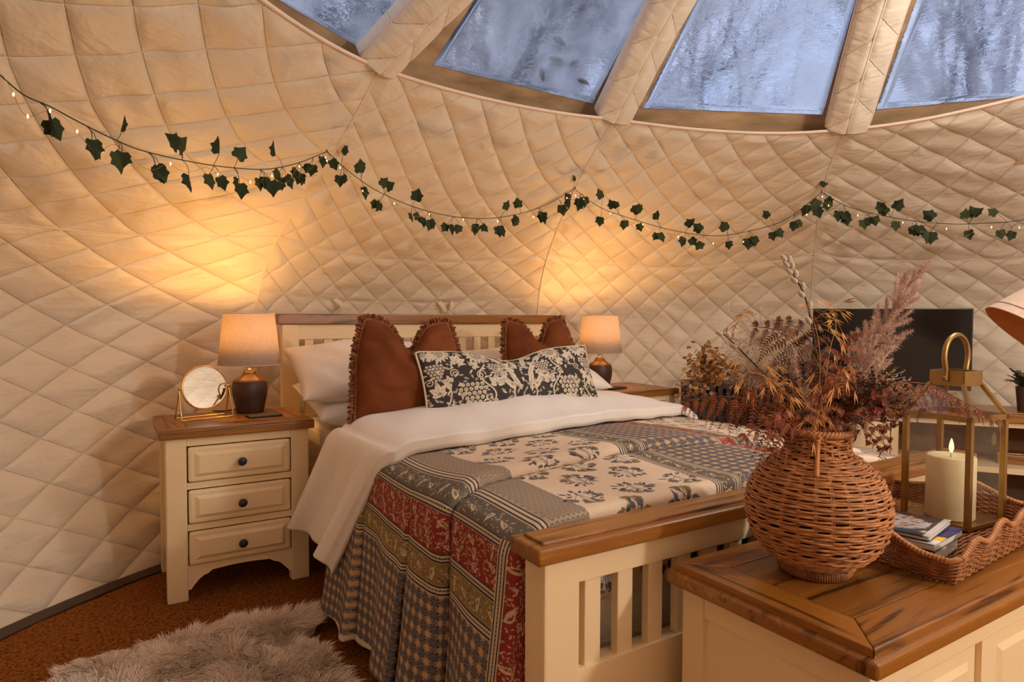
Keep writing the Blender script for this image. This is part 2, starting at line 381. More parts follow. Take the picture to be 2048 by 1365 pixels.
# outer cover: clear wrinkled windows in a band of canvas
def pvc_material():
    m = bpy.data.materials.new('clear_vinyl'); m.use_nodes = True; nt = m.node_tree; nt.nodes.clear()
    out = N(nt, 'ShaderNodeOutputMaterial'); tr = N(nt, 'ShaderNodeBsdfTransparent'); tr.inputs['Color'].default_value = (.93, .94, .98, 1)
    rf = N(nt, 'ShaderNodeBsdfRefraction', Roughness=.012, IOR=1.22); rf.inputs['Color'].default_value = (.95, .96, 1, 1)
    gl = N(nt, 'ShaderNodeBsdfGlossy', Roughness=.12)
    tl = N(nt, 'ShaderNodeBsdfTranslucent'); tl.inputs['Color'].default_value = (.88, .88, .92, 1)
    mp = mapping(nt, (5, 5, 5)); n = N(nt, 'ShaderNodeTexNoise', Scale=1.0, Detail=3, Distortion=.8); nt.links.new(mp.outputs[0], n.inputs['Vector'])
    mpw = mapping(nt, (16, 16, 70)); nw = N(nt, 'ShaderNodeTexNoise', Scale=1.0, Detail=3, Distortion=.6); nt.links.new(mpw.outputs[0], nw.inputs['Vector'])
    bp = N(nt, 'ShaderNodeBump', Strength=.30, Distance=.006); nt.links.new(nw.outputs['Fac'], bp.inputs['Height'])
    for s_ in (rf, gl): nt.links.new(bp.outputs[0], s_.inputs['Normal'])
    r = ramp(nt, n.outputs['Fac'], [(.36, (.06,.06,.06,1)), (.74, (.46,.46,.46,1))])
    m1 = N(nt, 'ShaderNodeMixShader'); m1.inputs[0].default_value = .80; nt.links.new(tr.outputs[0], m1.inputs[1]); nt.links.new(rf.outputs[0], m1.inputs[2])
    m2 = N(nt, 'ShaderNodeMixShader'); nt.links.new(r.outputs[0], m2.inputs[0]); nt.links.new(m1.outputs[0], m2.inputs[1]); nt.links.new(tl.outputs[0], m2.inputs[2])
    m3 = N(nt, 'ShaderNodeMixShader'); m3.inputs[0].default_value = .04; nt.links.new(m2.outputs[0], m3.inputs[1]); nt.links.new(gl.outputs[0], m3.inputs[2])
    nt.links.new(m3.outputs[0], out.inputs['Surface']); return m
vinyl = pvc_material()
canvas = noisy('outer_canvas', srgb(146,114,78), srgb(204,170,130), .8, (5,5,22), 1.0, bmp=.3, bdist=.004, detail=5)
def out_pt(k, i, off=.13):
    p = rib_path(k)[i]; o = p-np.array([DC[0], DC[1], p[2]]); o /= np.linalg.norm(o); return p + off*(.5*o+np.array([0,0,.87]))
WIN = {-1: [(395,-95), (722,97), (890,-97), (700,-250)], 0: [(865,130), (1185,207), (1405,-207), (1035,-130)],
       1: [(1285,217), (1645,230), (1779,-230), (1505,-217)], 2: [(1752,220), (2330,168), (2480,-240), (1914,-220)]}
for idx, k in enumerate((-1, 0, 1, 2)):
    a, b_, c = out_pt(k, 0), out_pt(k+1, 0), (out_pt(k, 1)+out_pt(k+1, 1))/2
    nrm = np.cross(b_-a, c-a); nrm /= np.linalg.norm(nrm)
    if nrm[2] < 0: nrm = -nrm
    def hit(u, v):
        r = ray(u, v); return CAM + r*(((a-CAM)@nrm)/(r@nrm))
    q4 = [hit(*q) for q in WIN[k]]
    cen = sum(q4)/4
    # pane: a finely divided sheet, faintly slack
    nu = 24; P = np.zeros((nu, nu, 3))
    for i in range(nu):
        for j in range(nu):
            s_, t_ = i/(nu-1), j/(nu-1)
            P[i,j] = (q4[0]*(1-s_)+q4[1]*s_)*(1-t_)+(q4[3]*(1-s_)+q4[2]*s_)*t_ - nrm*.012*math.sin(PI*s_)*math.sin(PI*t_)
    W = thing('window_%d' % (idx+1), None, None, tuple(cen)); W['kind'] = 'structure'
    P2 = P-cen; me = grid_mesh('window_pane', P2, vinyl); pn = link('window_pane', me, W); sm = pn.modifiers.new('thickness', 'SOLIDIFY'); sm.thickness = .003
    e1 = q4[1]-q4[0]; e1 /= np.linalg.norm(e1); e2 = q4[3]-q4[0]; e2 -= e1*(e2@e1); e2 /= np.linalg.norm(e2)
    big = [q4[0]-e1*.20-e2*.34, q4[1]+e1*.20-e2*.34, q4[2]+e1*.20+e2*.2, q4[3]-e1*.20+e2*.2]
    mb = MB(); lo = [p+nrm*.002 for p in q4+big]; hi = [p+nrm*.008 for p in q4+big]
    mb.add(lo+hi, [(i, (i+1) % 4, 4+(i+1) % 4, 4+i) for i in range(4)]+[(8+i, 12+i, 12+(i+1) % 4, 8+(i+1) % 4) for i in range(4)]
           + [(i, 8+i, 8+(i+1) % 4, (i+1) % 4) for i in range(4)]+[(4+i, 4+(i+1) % 4, 12+(i+1) % 4, 12+i) for i in range(4)])
    obj('canvas_border', mb, canvas, W, world=True, smooth=False)
    if k == 0:
        leafmat = noisy('fallen_leaf', srgb(72,52,24), srgb(98,74,36), .7)
        for (u, v, ln, an) in ((1122,88,.050,-.6), (1112,124,.052,-.15), (1151,132,.030,.55), (1087,152,.052,-1.45), (1168,167,.048,-.35)):
            p = hit(u, v)+nrm*.006; dirv = hit(u+40*math.cos(an), v-40*math.sin(an))-hit(u, v); dirv /= np.linalg.norm(dirv); sd = np.cross(nrm, dirv)
            mb = MB(); n = 7; vs = []
            for i in range(n):
                t = i/(n-1); w_ = .012*math.sin(PI*min(1, t*.96+.02))**.8; c0 = p+dirv*ln*1.5*(t-.5)+nrm*.004*math.sin(PI*t)
                vs += [c0-sd*w_+nrm*.003, c0, c0+sd*w_+nrm*.003]
            fs = [(3*i+j, 3*i+j+1, 3*i+j+4, 3*i+j+3) for i in range(n-1) for j in range(2)]
            mb.add(vs, fs)
            L = {1122: 'topmost', 1112: 'level, longest', 1151: 'smallest', 1087: 'upright', 1168: 'lowest right'}[u]
            tag(obj('fallen_leaf', mb, leafmat), '%s dry brown leaf lying on the window above the bed' % L, 'leaf', 'dry leaves on the window')

# ------------------------------------------------------------------ floor
def coir():
    m, nt, b = mat_base('coir_carpet', srgb(150,92,40), .95, .1)
    mp = mapping(nt, (1,1,1)); v = N(nt, 'ShaderNodeTexVoronoi', Scale=150.0); nt.links.new(mp.outputs[0], v.inputs['Vector'])
    n = N(nt, 'ShaderNodeTexNoise', Scale=90.0, Detail=3); nt.links.new(mp.outputs[0], n.inputs['Vector'])
    mx = N(nt, 'ShaderNodeMath', operation='MULTIPLY_ADD'); mx.inputs[1].default_value = -.5; nt.links.new(v.outputs['Distance'], mx.inputs[0]); nt.links.new(n.outputs['Fac'], mx.inputs[2])
    r = ramp(nt, mx.outputs[0], [(.0, srgb(86,46,12)), (.30, srgb(140,82,30)), (.6, srgb(160,100,42))]); nt.links.new(r.outputs[0], b.inputs['Base Color'])
    bump(nt, b, mx.outputs[0], .9, .006); return m
mb = MB(); n = 90
mb.add([(DC[0]+3.2*math.cos(2*PI*i/n), DC[1]+3.2*math.sin(2*PI*i/n), -.02) for i in range(n)], [tuple(range(n))])
fl = link('floor', mesh_of('floor', mb, noisy('dark_floor', srgb(44,28,18), srgb(58,38,26), .6), smooth=False)); fl['kind'] = 'structure'
mb = MB()
for z in (-.02, .0):
    pass
R0 = 2.475
pts = []
for i in range(240):
    a = 2*PI*i/240; r_ = R0+.006*rng.standard_normal(); pts.append((DC[0]+r_*math.cos(a), DC[1]+r_*math.sin(a)))
mb.prism(pts, 'z', -.02, 0.0)
cp = link('carpet', mesh_of('carpet', mb, coir(), smooth=False)); cp['kind'] = 'structure'; cp.name = 'floor.001'
mb = MB()
for i in range(121):
    a = math.radians(-60+i*2.2); 
    for r_, z in ((2.482, -.019), (2.482, .004), (2.545, .006), (2.56, -.019)): mb.v.append((DC[0]+r_*math.cos(a), DC[1]+r_*math.sin(a), z))
for i in range(120):
    for j in range(3): mb.f.append((4*i+j, 4*i+j+1, 4*i+j+5, 4*i+j+4))
bb = link('baseboard_left', mesh_of('baseboard_left', mb, noisy('dark_stained_board', srgb(52,32,20), srgb(70,44,28), .5), smooth=False)); bb['kind'] = 'structure'

# ------------------------------------------------------------------ bed
BX0, BX1, HY, FY = .614, 2.195, 2.989, .909      # rail ends, headboard front, footboard front of the cap
bed = thing('bed', 'cream painted double bed frame with oak top rails and slatted ends', 'bed', (1.405, 1.95, 0))
def bb_(name, mat, bevel, *boxes, parent=None, seg=2):
    mb = MB()
    for b in boxes: mb.box(*b)
    return obj(name, mb, mat, parent or bed, bevel=bevel, world=True, seg=seg)
# headboard
bb_('headboard_top_rail', oak_x, .006, (BX0, BX1, HY, HY+.062, .972, 1.021))
for x in (.635, 2.100): bb_('headboard_post', cream, .004, (x, x+.075, HY+.006, HY+.058, 0, .972))
bb_('headboard_upper_panel', cream, .002, (.71, 2.10, HY+.016, HY+.046, .905, .972))
bb_('headboard_lower_panel', cream, .002, (.71, 2.10, HY+.016, HY+.046, .22, .56))
for i in range(16):
    x = .738+.0875*i
    if x+.04 < 2.10: bb_('headboard_slat', cream, .002, (x, x+.040, HY+.022, HY+.040, .555, .910))
# footboard
mb = MB(); mb.box(BX0, BX1, FY, FY+.099, .576, .606); r1 = obj('footboard_top_rail', mb, oak_x, bed, bevel=.006, world=True, seg=3)
mb = MB(); mb.box(BX0+.022, BX1-.022, FY+.020, FY+.085, .604, .611); obj('raised_cap', mb, oak_x, r1, bevel=.003, world=True)
for x in (.637, 2.097): bb_('footboard_post', cream, .005, (x, x+.078, FY+.016, FY+.082, 0, .576))
bb_('footboard_upper_rail', cream, .002, (.713, 2.10, FY+.026, FY+.066, .520, .576))
bb_('footboard_lower_panel', cream, .002, (.713, 2.10, FY+.026, FY+.066, .12, .356))
for i in range(17):
    x = .739+.0803*i
    if x+.038 < 2.10: bb_('footboard_slat', cream, .002, (x, x+.038, FY+.032, FY+.052, .350, .525))
for x in (.655, 2.127): bb_('side_rail', cream, .003, (x, x+.028, FY+.07, HY+.02, .20, .34))
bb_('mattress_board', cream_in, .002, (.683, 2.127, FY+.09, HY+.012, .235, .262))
# mattress
mat_o = thing('mattress', 'white mattress under the quilt, seen through the footboard slats', 'mattress', (1.405, 1.95, .263))
mb = MB(); mb.box(.70, 2.112, 1.045, 2.972, .263, .555); obj('mattress_body', mb, white_cloth, mat_o, bevel=.045, world=True, seg=4)
mb = MB(); mb.tube([(x, y, .32) for x, y in ((.703,1.09),(.703,2.93))], .006, 6); mb.tube([(x, 1.047, .32) for x in (.76, 2.06)], .006, 6); obj('piping', mb, white_cloth, mat_o, world=True)
mb = MB(); mb.box(.842, .862, 1.020, 1.028, .405, .445); mb.xform(Matrix.Translation((.85,1.024,.44)) @ Matrix.Rotation(.5,4,'Y') @ Matrix.Translation((-.85,-1.024,-.44))); obj('care_label', mb, mat_base('label_white', srgb(240,236,228), .6)[0], mat_o, world=True, smooth=False)

# ------------------------------------------------------------------ painted textures (pixels made here)
class Paint:
    def __init__(s, w, h, ppu, ground): s.w, s.h, s.k = w, h, ppu; s.a = np.empty((h, w, 3), np.float32); s.a[:] = ground[:3]
    def _win(s, x0, x1, y0, y1):
        i0, i1 = max(0, int(x0*s.k)), min(s.w, int(x1*s.k)+2); j0, j1 = max(0, int(y0*s.k)), min(s.h, int(y1*s.k)+2)
        if i0 >= i1 or j0 >= j1: return None
        X, Y = np.meshgrid((np.arange(i0, i1)+.5)/s.k, (np.arange(j0, j1)+.5)/s.k); return (slice(j0, j1), slice(i0, i1)), X, Y
    def put(s, sl, m, c): t = s.a[sl]; m = np.clip(m, 0, 1)[..., None]; s.a[sl] = t*(1-m)+np.array(c[:3], np.float32)*m
    def rect(s, x0, x1, y0, y1, c): s.a[max(0,int(y0*s.k)):int(y1*s.k), max(0,int(x0*s.k)):int(x1*s.k)] = c[:3]
    def leaf(s, x, y, an, ln, wd, c, out=None, bend=0.0):
        R = ln*1.1; w = s._win(x-R, x+R, y-R, y+R)
        if w is None: return
        sl, X, Y = w; u = (X-x)*math.cos(an)+(Y-y)*math.sin(an); v = -(X-x)*math.sin(an)+(Y-y)*math.cos(an); v = v-bend*u*u/ln
        t = np.clip(u/ln, 0, 1); e = wd*np.sin(PI*t**.8)-np.abs(v); e = np.where((u < 0) | (u > ln), -1, e)
        if out is not None: s.put(sl, (e+.0012)*s.k, out)
        s.put(sl, (e-(.0006 if out is not None else 0))*s.k, c)
    def disc(s, x, y, r, c, out=None, ow=.0014):
        w = s._win(x-r-ow, x+r+ow, y-r-ow, y+r+ow)
        if w is None: return
        sl, X, Y = w; d = r-np.hypot(X-x, Y-y)
        if out is not None: s.put(sl, (d+ow)*s.k, out)
        s.put(sl, d*s.k, c)
    def ring(s, x, y, r, wd, c):
        w = s._win(x-r-wd, x+r+wd, y-r-wd, y+r+wd)
        if w is None: return
        sl, X, Y = w; s.put(sl, (wd-np.abs(np.hypot(X-x, Y-y)-r))*s.k, c)
    def stroke(s, pts, wd, c):
        pts = np.array(pts)
        for p, q in zip(pts[:-1], pts[1:]):
            w = s._win(min(p[0],q[0])-wd, max(p[0],q[0])+wd, min(p[1],q[1])-wd, max(p[1],q[1])+wd)
            if w is None: continue
            sl, X, Y = w; d = q-p; L = d@d+1e-12; t = np.clip(((X-p[0])*d[0]+(Y-p[1])*d[1])/L, 0, 1)
            s.put(sl, (wd-np.hypot(X-p[0]-t*d[0], Y-p[1]-t*d[1]))*s.k, c)
    def image(s, name):
        im = bpy.data.images.new(name, s.w, s.h, alpha=False); px = np.ones((s.h, s.w, 4), np.float32)
        a = np.clip(s.a, 0, 1); px[..., :3] = np.where(a <= .0031308, a*12.92, 1.055*np.power(np.maximum(a, 1e-6), 1/2.4)-.055)
        im.pixels.foreach_set(px.ravel()); im.update(); im.pack(); return im
def img_mat(name, im, rough=.8, spec=.2, uvname='UVMap', weave=0.0, sheen=0.0, wscale=900, crease=0.0):
    m, nt, b = mat_base(name, (1,1,1,1), rough, spec, sheen=sheen)
    uv = N(nt, 'ShaderNodeUVMap', uv_map=uvname); t = N(nt, 'ShaderNodeTexImage'); t.image = im; t.extension = 'EXTEND'
    nt.links.new(uv.outputs[0], t.inputs['Vector']); nt.links.new(t.outputs['Color'], b.inputs['Base Color'])
    if weave:
        mp = mapping(nt, (1,1,1)); n = N(nt, 'ShaderNodeTexNoise', Scale=38.0, Detail=4, Distortion=.6); nt.links.new(mp.outputs[0], n.inputs['Vector'])
        bump(nt, b, n.outputs['Fac'], weave, .006)
    return m
def lin(r, g, b): return srgb(r, g, b)[:3]

# bedspread print
QA, QB = 2.60, 1.34
def quilt_print():
    K = 860; p = Paint(int(QA*K), int(QB*K), K, lin(222,198,170)); R = random.Random(3)
    GND, SL, SLD, TAN, GRN, RED, GOLD, DRK, GRY = lin(222,198,170), lin(98,99,108), lin(62,61,70), lin(184,146,92), lin(92,90,70), lin(142,52,44), lin(142,118,78), lin(76,70,66), lin(170,150,128)
    CRM = lin(208,186,154)
    # floral fields
    def bouquet(cx, cy, sc, an):
        c, s_ = math.cos(an), math.sin(an)
        T = lambda x, y: (cx+sc*(x*c-y*s_), cy+sc*(x*s_+y*c))
        st = [T(0,-.036), T(.004,-.005), T(0,.03)]; p.stroke(st, .0016, SL)
        for (x, y, a) in ((-.030,.006,2.5),(.030,.010,.6),(-.006,.036,1.7),(.012,.030,1.2)):
            q = T(x, y); p.stroke([T(0,-.02), T(x*.6,y*.5-.006), q], .0013, SL)
            for da in (-.62,-.3,0,.3,.62): p.leaf(q[0], q[1], a+an+da, .021*sc, .0042*sc, TAN, DRK)
        for i in range(26):
            a = 2*PI*i/26+R.uniform(-.15,.15); rr = R.uniform(.018,.037); x, y = rr*math.cos(a)*1.15, rr*math.sin(a)*.9
            q = T(x, y); col = R.choice((SL, SL, SLD, GRN, SL)); la = a+an+R.uniform(-1.0,1.0)
            p.leaf(q[0], q[1], la, R.uniform(.015,.025)*sc, R.uniform(.003,.0052)*sc, col)
            if R.random() < .55: p.leaf(q[0], q[1], la+.8, .012*sc, .003*sc, col)
        for i in range(7):
            q = T(R.uniform(-.03,.03), R.uniform(-.022,.026)); p.ring(q[0], q[1], .0035*sc, .0009, DRK)
    def field(x0, x1, y0, y1):
        p.rect(x0, x1, y0, y1, GND); dx, dy = .146, .104; j = 0; y = y0+.05
        while y < y1+.04:
            x = x0+.045+(dx/2 if j % 2 else 0)
            while x < x1+.03:
                if x+.035 < x1+.02: bouquet(x, y, 1.0, R.uniform(-.12,.12)+(0 if j % 2 else PI))
                x += dx
            y += dy; j += 1
        return
    def stripes(x0, x1, dots=True, vert=True, y0=0, y1=QB):
        if vert: p.rect(x0, x1, y0, y1, CRM)
        else: p.rect(x0, x1, y0, y1, CRM)
        w = (x1-x0) if vert else (y1-y0); n = 3
        for i in range(n):
            t0 = (i+.25)/n*w; t1 = (i+.72)/n*w
            if vert: p.rect(x0+t0, x0+t1, y0, y1, SLD if i != 1 else DRK)
            else: p.rect(x0, x1, y0+t0, y0+t1, SLD if i != 1 else DRK)
        if dots:
            L = (y1-y0) if vert else (x1-x0)
            for i in range(int(L/.0085)):
                t = i*.0085
                if vert: p.disc(x0+w*.5, y0+t, .0019, CRM)
                else: p.disc(x0+t, y0+w*.5, .0019, CRM)
    def paisley_band(x0, x1, ground, motif, fill, y0=0, y1=QB, big=False, vert=True):
        p.rect(x0, x1, y0, y1, ground); w = (x1-x0) if vert else (y1-y0); L = (y1-y0) if vert else (x1-x0); step = w*(.95 if big else 1.15); i = 0; t = 0
        while t < L:
            for q in range(3 if big else 1):
                o = w*(.5 if not big else (.2+.3*q)); a = (.9 if (i+q) % 2 else -.9)+(PI/2 if vert else 0)
                x, y = (x0+o, y0+t+w*.12*q) if vert else (x0+t+w*.12*q, y0+o); l = w*(.62 if not big else .36)
                x -= math.cos(a)*l*.5; y -= math.sin(a)*l*.5
                p.leaf(x, y, a, l, l*.24, motif, None, .5); p.leaf(x+.2*l*math.cos(a), y+.2*l*math.sin(a), a, l*.55, l*.10, ground, None, .5); p.leaf(x+.3*l*math.cos(a), y+.3*l*math.sin(a), a, l*.35, l*.05, fill, None, .5)
            for q in range(34 if not big else 170):
                ox, oy = (R.uniform(x0, x1), y0+t+R.uniform(-.5,.5)*step) if vert else (x0+t+R.uniform(-.5,.5)*step, R.uniform(y0, y1))
                if (x0+.003 < ox < x1-.003) and (y0 <= oy <= y1): p.leaf(ox, oy, R.uniform(0, 6.28), R.uniform(.006,.011), .0019, R.choice((motif, fill, motif)))
            t += step; i += 1
    def lattice(x0, x1, y0, y1):
        p.rect(x0, x1, y0, y1, GRY); d = .0125; n = int((x1-x0)/d)+1; m = int((y1-y0)/d)+1
        for i in range(n):
            for j in range(m):
                x, y = x0+(i+.5+(.5 if j % 2 else 0))*d, y0+(j+.5)*d
                if x < x1-.002: p.ring(x, y, .0042, .0012, DRK); p.disc(x, y, .0016, DRK)
    def stars(x0, x1, y0, y1):
        p.rect(x0, x1, y0, y1, lin(138,122,110)); d = .031; n = int((x1-x0)/d)+2; m = int((y1-y0)/d)+2
        for j in range(m):
            for i in range(n):
                x, y = x0+i*d, y0+j*d
                if x > x1: continue
                for q in range(8): a = q*PI/4; p.disc(x+.0105*math.cos(a), y+.0105*math.sin(a), .0034, SLD if q % 2 else lin(74,75,86))
                p.disc(x, y, .0085, lin(112,106,108)); p.ring(x, y, .0135, .0010, lin(176,150,120))
                p.ring(x, y, .0058, .0014, SLD); p.disc(x, y, .0028, SL)
                cx, cy = x+d/2, y+d/2
                for q in range(8): p.leaf(cx, cy, q*PI/4, .0125 if q % 2 else .0100, .0026, lin(198,160,116))
                for q in range(4): p.disc(cx+.0125*math.cos(q*PI/2), cy+.0125*math.sin(q*PI/2), .0030, lin(86,88,100))
        # keep the field inside its strip
    stars(0, .33, 0, QB); stripes(.325, .352); paisley_band(.350, .402, GOLD, CRM, DRK); stripes(.400, .425)
    paisley_band(.423, .508, RED, lin(206,176,146), GRN, big=True); stripes(.506, .526); paisley_band(.524, .580, lin(108,100,92), CRM, GOLD); stripes(.578, .606, False)
    lattice(.604, .700, 0, QB); field(.700, 1.075, 0, QB)
    paisley_band(1.090, 1.138, lin(104,94,82), CRM, DRK); stripes(1.070, 1.092, False)
    stars(1.155, 1.40, 0, QB); stripes(1.136, 1.156, False)
    paisley_band(1.405, 1.455, RED, lin(206,176,146), GRN); stripes(1.395, 1.408, False); stripes(1.452, 1.466, False)
    paisley_band(1.465, 1.51, lin(104,94,82), CRM, DRK); field(1.515, 1.90, 0, QB); lattice(1.90, 2.05, 0, QB)
    stars(2.05, QA, 0, QB)
    # band across the foot hem, over the hanging sides
    for (x0, x1) in ((0, .525),):
        paisley_band(x0, x1, RED, lin(206,176,146), GRN, .012, .110, True, False); paisley_band(x0, x1, RED, lin(206,176,146), GRN, .108, .205, True, False); stripes(x0, x1, True, False, .203, .238)
    p.rect(0, .020, 0, QB, lin(216,198,172)); p.rect(0, QA, 0, .012, GND)
    p.a *= (1+.05*np.random.default_rng(2).standard_normal(p.a.shape[:2])[..., None]).astype(np.float32)
    return p.image('bedspread_print')
quilt_mat = img_mat('bedspread_cotton', quilt_print(), .85, .15, weave=.25)

def sstep(x, a, b): t = np.clip((x-a)/(b-a), 0, 1); return t*t*(3-2*t)
def bed_top(X, Y):
    """height of the covers over the mattress"""
    z = .596+.034*np.clip(1-((X-1.36)/.74)**2, 0, 1)**.8 - .030*sstep(X, 1.5, 2.15)
    z += .006*np.sin(X*7+Y*3)+.004*np.sin(X*3-Y*11+1)
    z += -.020*sstep(Y, 1.12, 1.03)*0
    return z
def fold_y(X): return 1.30+.06*np.sin((X-.7)*3.2)-.10*np.clip(X-1.1, 0, 1)
# cloth grid: a across from the left hem, b up from the foot hem
na, nb = 300, 230
a = np.linspace(0, QA, na); b = np.linspace(0, QB, nb); Aa, Bb = np.meshgrid(a, b, indexing='ij')
HANG = .56; FOOT = .20; RAD = .045; XE = .665; XR = 2.155
Yc = 1.035 + (Bb-FOOT)
Yf = np.maximum(Yc, 1.022)
hl = np.clip(HANG-Aa, 0, None); hr = np.clip(Aa-(HANG+XR-XE), 0, None)
Xt = XE + np.clip(Aa-HANG, 0, XR-XE)
edge_z = bed_top(np.full_like(Xt, XE+.05), Yf)-.004
Z = bed_top(Xt, Yf)
# rounded shoulders
sh = np.clip(1-(Xt-XE)/.07, 0, 1); Z = Z-.020*sh**2
shr = np.clip(1-(XR-Xt)/.08, 0, 1); Z = Z-.020*shr**2
X = Xt.copy()
q = hl/HANG
th = np.clip(hl/RAD, 0, PI/2)
X -= RAD*np.sin(np.minimum(hl/RAD, PI/2))*.55
Z -= np.where(hl > 0, np.where(hl/RAD < PI/2, RAD*(1-np.cos(th)), RAD+(hl-RAD*PI/2)), 0)
X -= .055*q**1.3 + q*(.020*np.sin(Yc*13+.6)+.012*np.sin(Yc*27+1.5))*sstep(hl, .03, .3)
thr = np.clip(hr/RAD, 0, PI/2)
X += RAD*np.sin(thr)*.55+.02*(hr/.5)*(1+np.sin(Yc*15)); Z -= np.where(hr > 0, np.where(hr/RAD < PI/2, RAD*(1-np.cos(thr)), RAD+(hr-RAD*PI/2)), 0)
Y = Yf.copy()
# foot end: tucked down between mattress and footboard
f = np.clip(FOOT-Bb, 0, None)
tf = np.clip(f/.03, 0, PI/2)
on_top = (hl <= 0) & (hr <= 0)
topw = sstep(Aa, HANG-.05, HANG+.03)
Z -= topw*np.where(f/.03 < PI/2, .03*(1-np.cos(tf)), .03+(f-.03*PI/2))
Y = Y - topw*0.0
X = X + (1-topw)*np.clip(f, 0, .2)*.38
Y = np.where(topw < 1, Y-(1-topw)*f*.05, Y)
Y = np.maximum(Y, 1.012)
# the lapped crease over the top and down the side
fy = fold_y(Xt)+.02*q
dY = Yc-fy
lap = .022*sstep(dY, -.006, .006)*np.exp(-np.clip(dY, 0, None)/.16)
dip = -.008*np.exp(-(dY/.02)**2)
fade = np.where(Xt > XE+.001, 1-.45*sstep(Xt, 1.2, 1.9), 1.0)
amt = (lap+dip)*fade
nxw = np.clip(hl/RAD/(PI/2), 0, 1)
Z += amt*(1-nxw); X -= amt*nxw*1.2
# side creases
for yc, am, wd in ((1.50, .016, .035), (1.86, .018, .04)):
    X -= q*am*np.exp(-((Yc-yc)/wd)**2)*np.sign(Yc-yc+.001)*1.0
Z = np.where(hl > 0, np.maximum(Z, .055+.012*np.sin(Yc*9)), Z); Z = np.maximum(Z, .05)
UVq = np.stack([Aa/QA, np.clip((Bb+.045*sstep(dY, -.004, .004))/QB, 0, 1)], 2)
Pq = np.stack([X, Y, Z], 2)
c = np.array([1.4, 1.6, .05]); q_o = link('bedspread', grid_mesh('bedspread', Pq-c, quilt_mat, UVq), None, c)
tag(q_o, 'block printed bedspread with red, grey and floral bands over the bed', 'bedspread')
sm = q_o.modifiers.new('thickness', 'SOLIDIFY'); sm.thickness = .010; sm.offset = 1.0

# ------------------------------------------------------------------ white duvet turned back over the bedspread
na, nw = 190, 90
HG = .43
aa = np.concatenate([np.linspace(-HG, 0, 60, endpoint=False), np.linspace(0, XR-XE+.02, 100), np.linspace(XR-XE+.03, XR-XE+.40, 30)])
ww = np.linspace(-.045, .50, nw); A2, W2 = np.meshgrid(aa, ww, indexing='ij')
h = np.clip(-A2, 0, None); hr = np.clip(A2-(XR-XE), 0, None)
Xt = XE+np.clip(A2, 0, XR-XE)
Yw = 1.70+.022*np.sin(Xt*4)+.27*np.clip((Xt-1.25)/.9, 0, 1)**1.4+np.clip(W2, 0, None)
roll = np.clip(-W2/.045, 0, 1)     # the fold rolls under at the front
thick = .040*np.sqrt(np.clip(1-((.03-np.clip(W2, -.045, .03))/.075)**2, 0, 1))+.006
Zt = bed_top(Xt, Yw)+.012+thick+.022*sstep(W2, .02, .3)*np.clip(1-((Xt-1.4)/.75)**2, 0, 1)
Zt += .004*np.sin(Xt*13+W2*9)*sstep(W2, .0, .1)+.002*np.sin(Xt*31-W2*20)
Zt -= .028*np.clip(1-(Xt-XE)/.08, 0, 1)**2+.028*np.clip(1-(XR-Xt)/.08, 0, 1)**2
RAD2 = .06
t2 = np.clip(h/RAD2, 0, PI/2)
Xd = Xt-RAD2*np.sin(t2)*.45-.075*(h/HG)**1.1
Zd = Zt-np.where(h > 0, np.where(h/RAD2 < PI/2, RAD2*(1-np.cos(t2)), RAD2+(h-RAD2*PI/2)*1.0), 0)
Yd = Yw+.80*h*(.9+.12*np.clip(W2, 0, 1))
wv = (h/HG)
Xd -= wv*(.022*np.sin(W2*16+1.0)+.010*np.sin(W2*34))
Yd += wv*.012*np.sin(W2*25)
tr = np.clip(hr/RAD2, 0, PI/2)
Xd += RAD2*np.sin(tr)*.5+.02*hr; Zd -= np.where(hr > 0, np.where(hr/RAD2 < PI/2, RAD2*(1-np.cos(tr)), RAD2+(hr-RAD2*PI/2)), 0)
Pd = np.stack([Xd, Yd, Zd], 2); c = np.array([1.4, 1.95, .2])
d_o = link('duvet', grid_mesh('duvet', Pd-c, white_cloth), None, c); tag(d_o, 'plain white duvet folded back below the cushions, corner hanging left', 'duvet')
sm = d_o.modifiers.new('thickness', 'SOLIDIFY'); sm.thickness = .016; sm.offset = -1.0

# ------------------------------------------------------------------ pillows
def pillow_grid(w, h, t, n=44, pin=.10, chop=0.0, seed=0, wr=.004, taper=.10):
    """closed cushion: x across, z up, y thickness; returns P (n,2m,3) style front/back grids"""
    u = np.linspace(-1, 1, n); U, V = np.meshgrid(u, u, indexing='ij')
    ex = 1-pin*(1-V**2)*np.abs(U)**2; ez = 1-pin*(1-U**2)*np.abs(V)**2
    X_ = U*ex*w/2; Z_ = V*ez*h/2
    up = np.clip(V, 0, 1)
    if chop:
        Z_ = Z_ - chop*np.exp(-(U/.34)**2)*up**1.3
        X_ = X_*(1-taper*up**1.5)
    prof = (np.clip(1-U**2, 0, 1)*np.clip(1-V**2, 0, 1))**.48
    T = t/2*prof
    if chop: T = T*(1-.30*np.exp(-(U/.25)**2)*up)
    r = np.random.default_rng(seed); ph = r.uniform(0, 6, 4)
    W_ = wr*(np.sin(U*5+ph[0]+2*V)+np.sin(V*8+ph[1]-U*3)+.6*np.sin(U*13+V*9+ph[2]))*prof
    F = np.stack([X_, -T-W_, Z_], 2); B = np.stack([X_, T, Z_], 2)
    return F, B, U, V
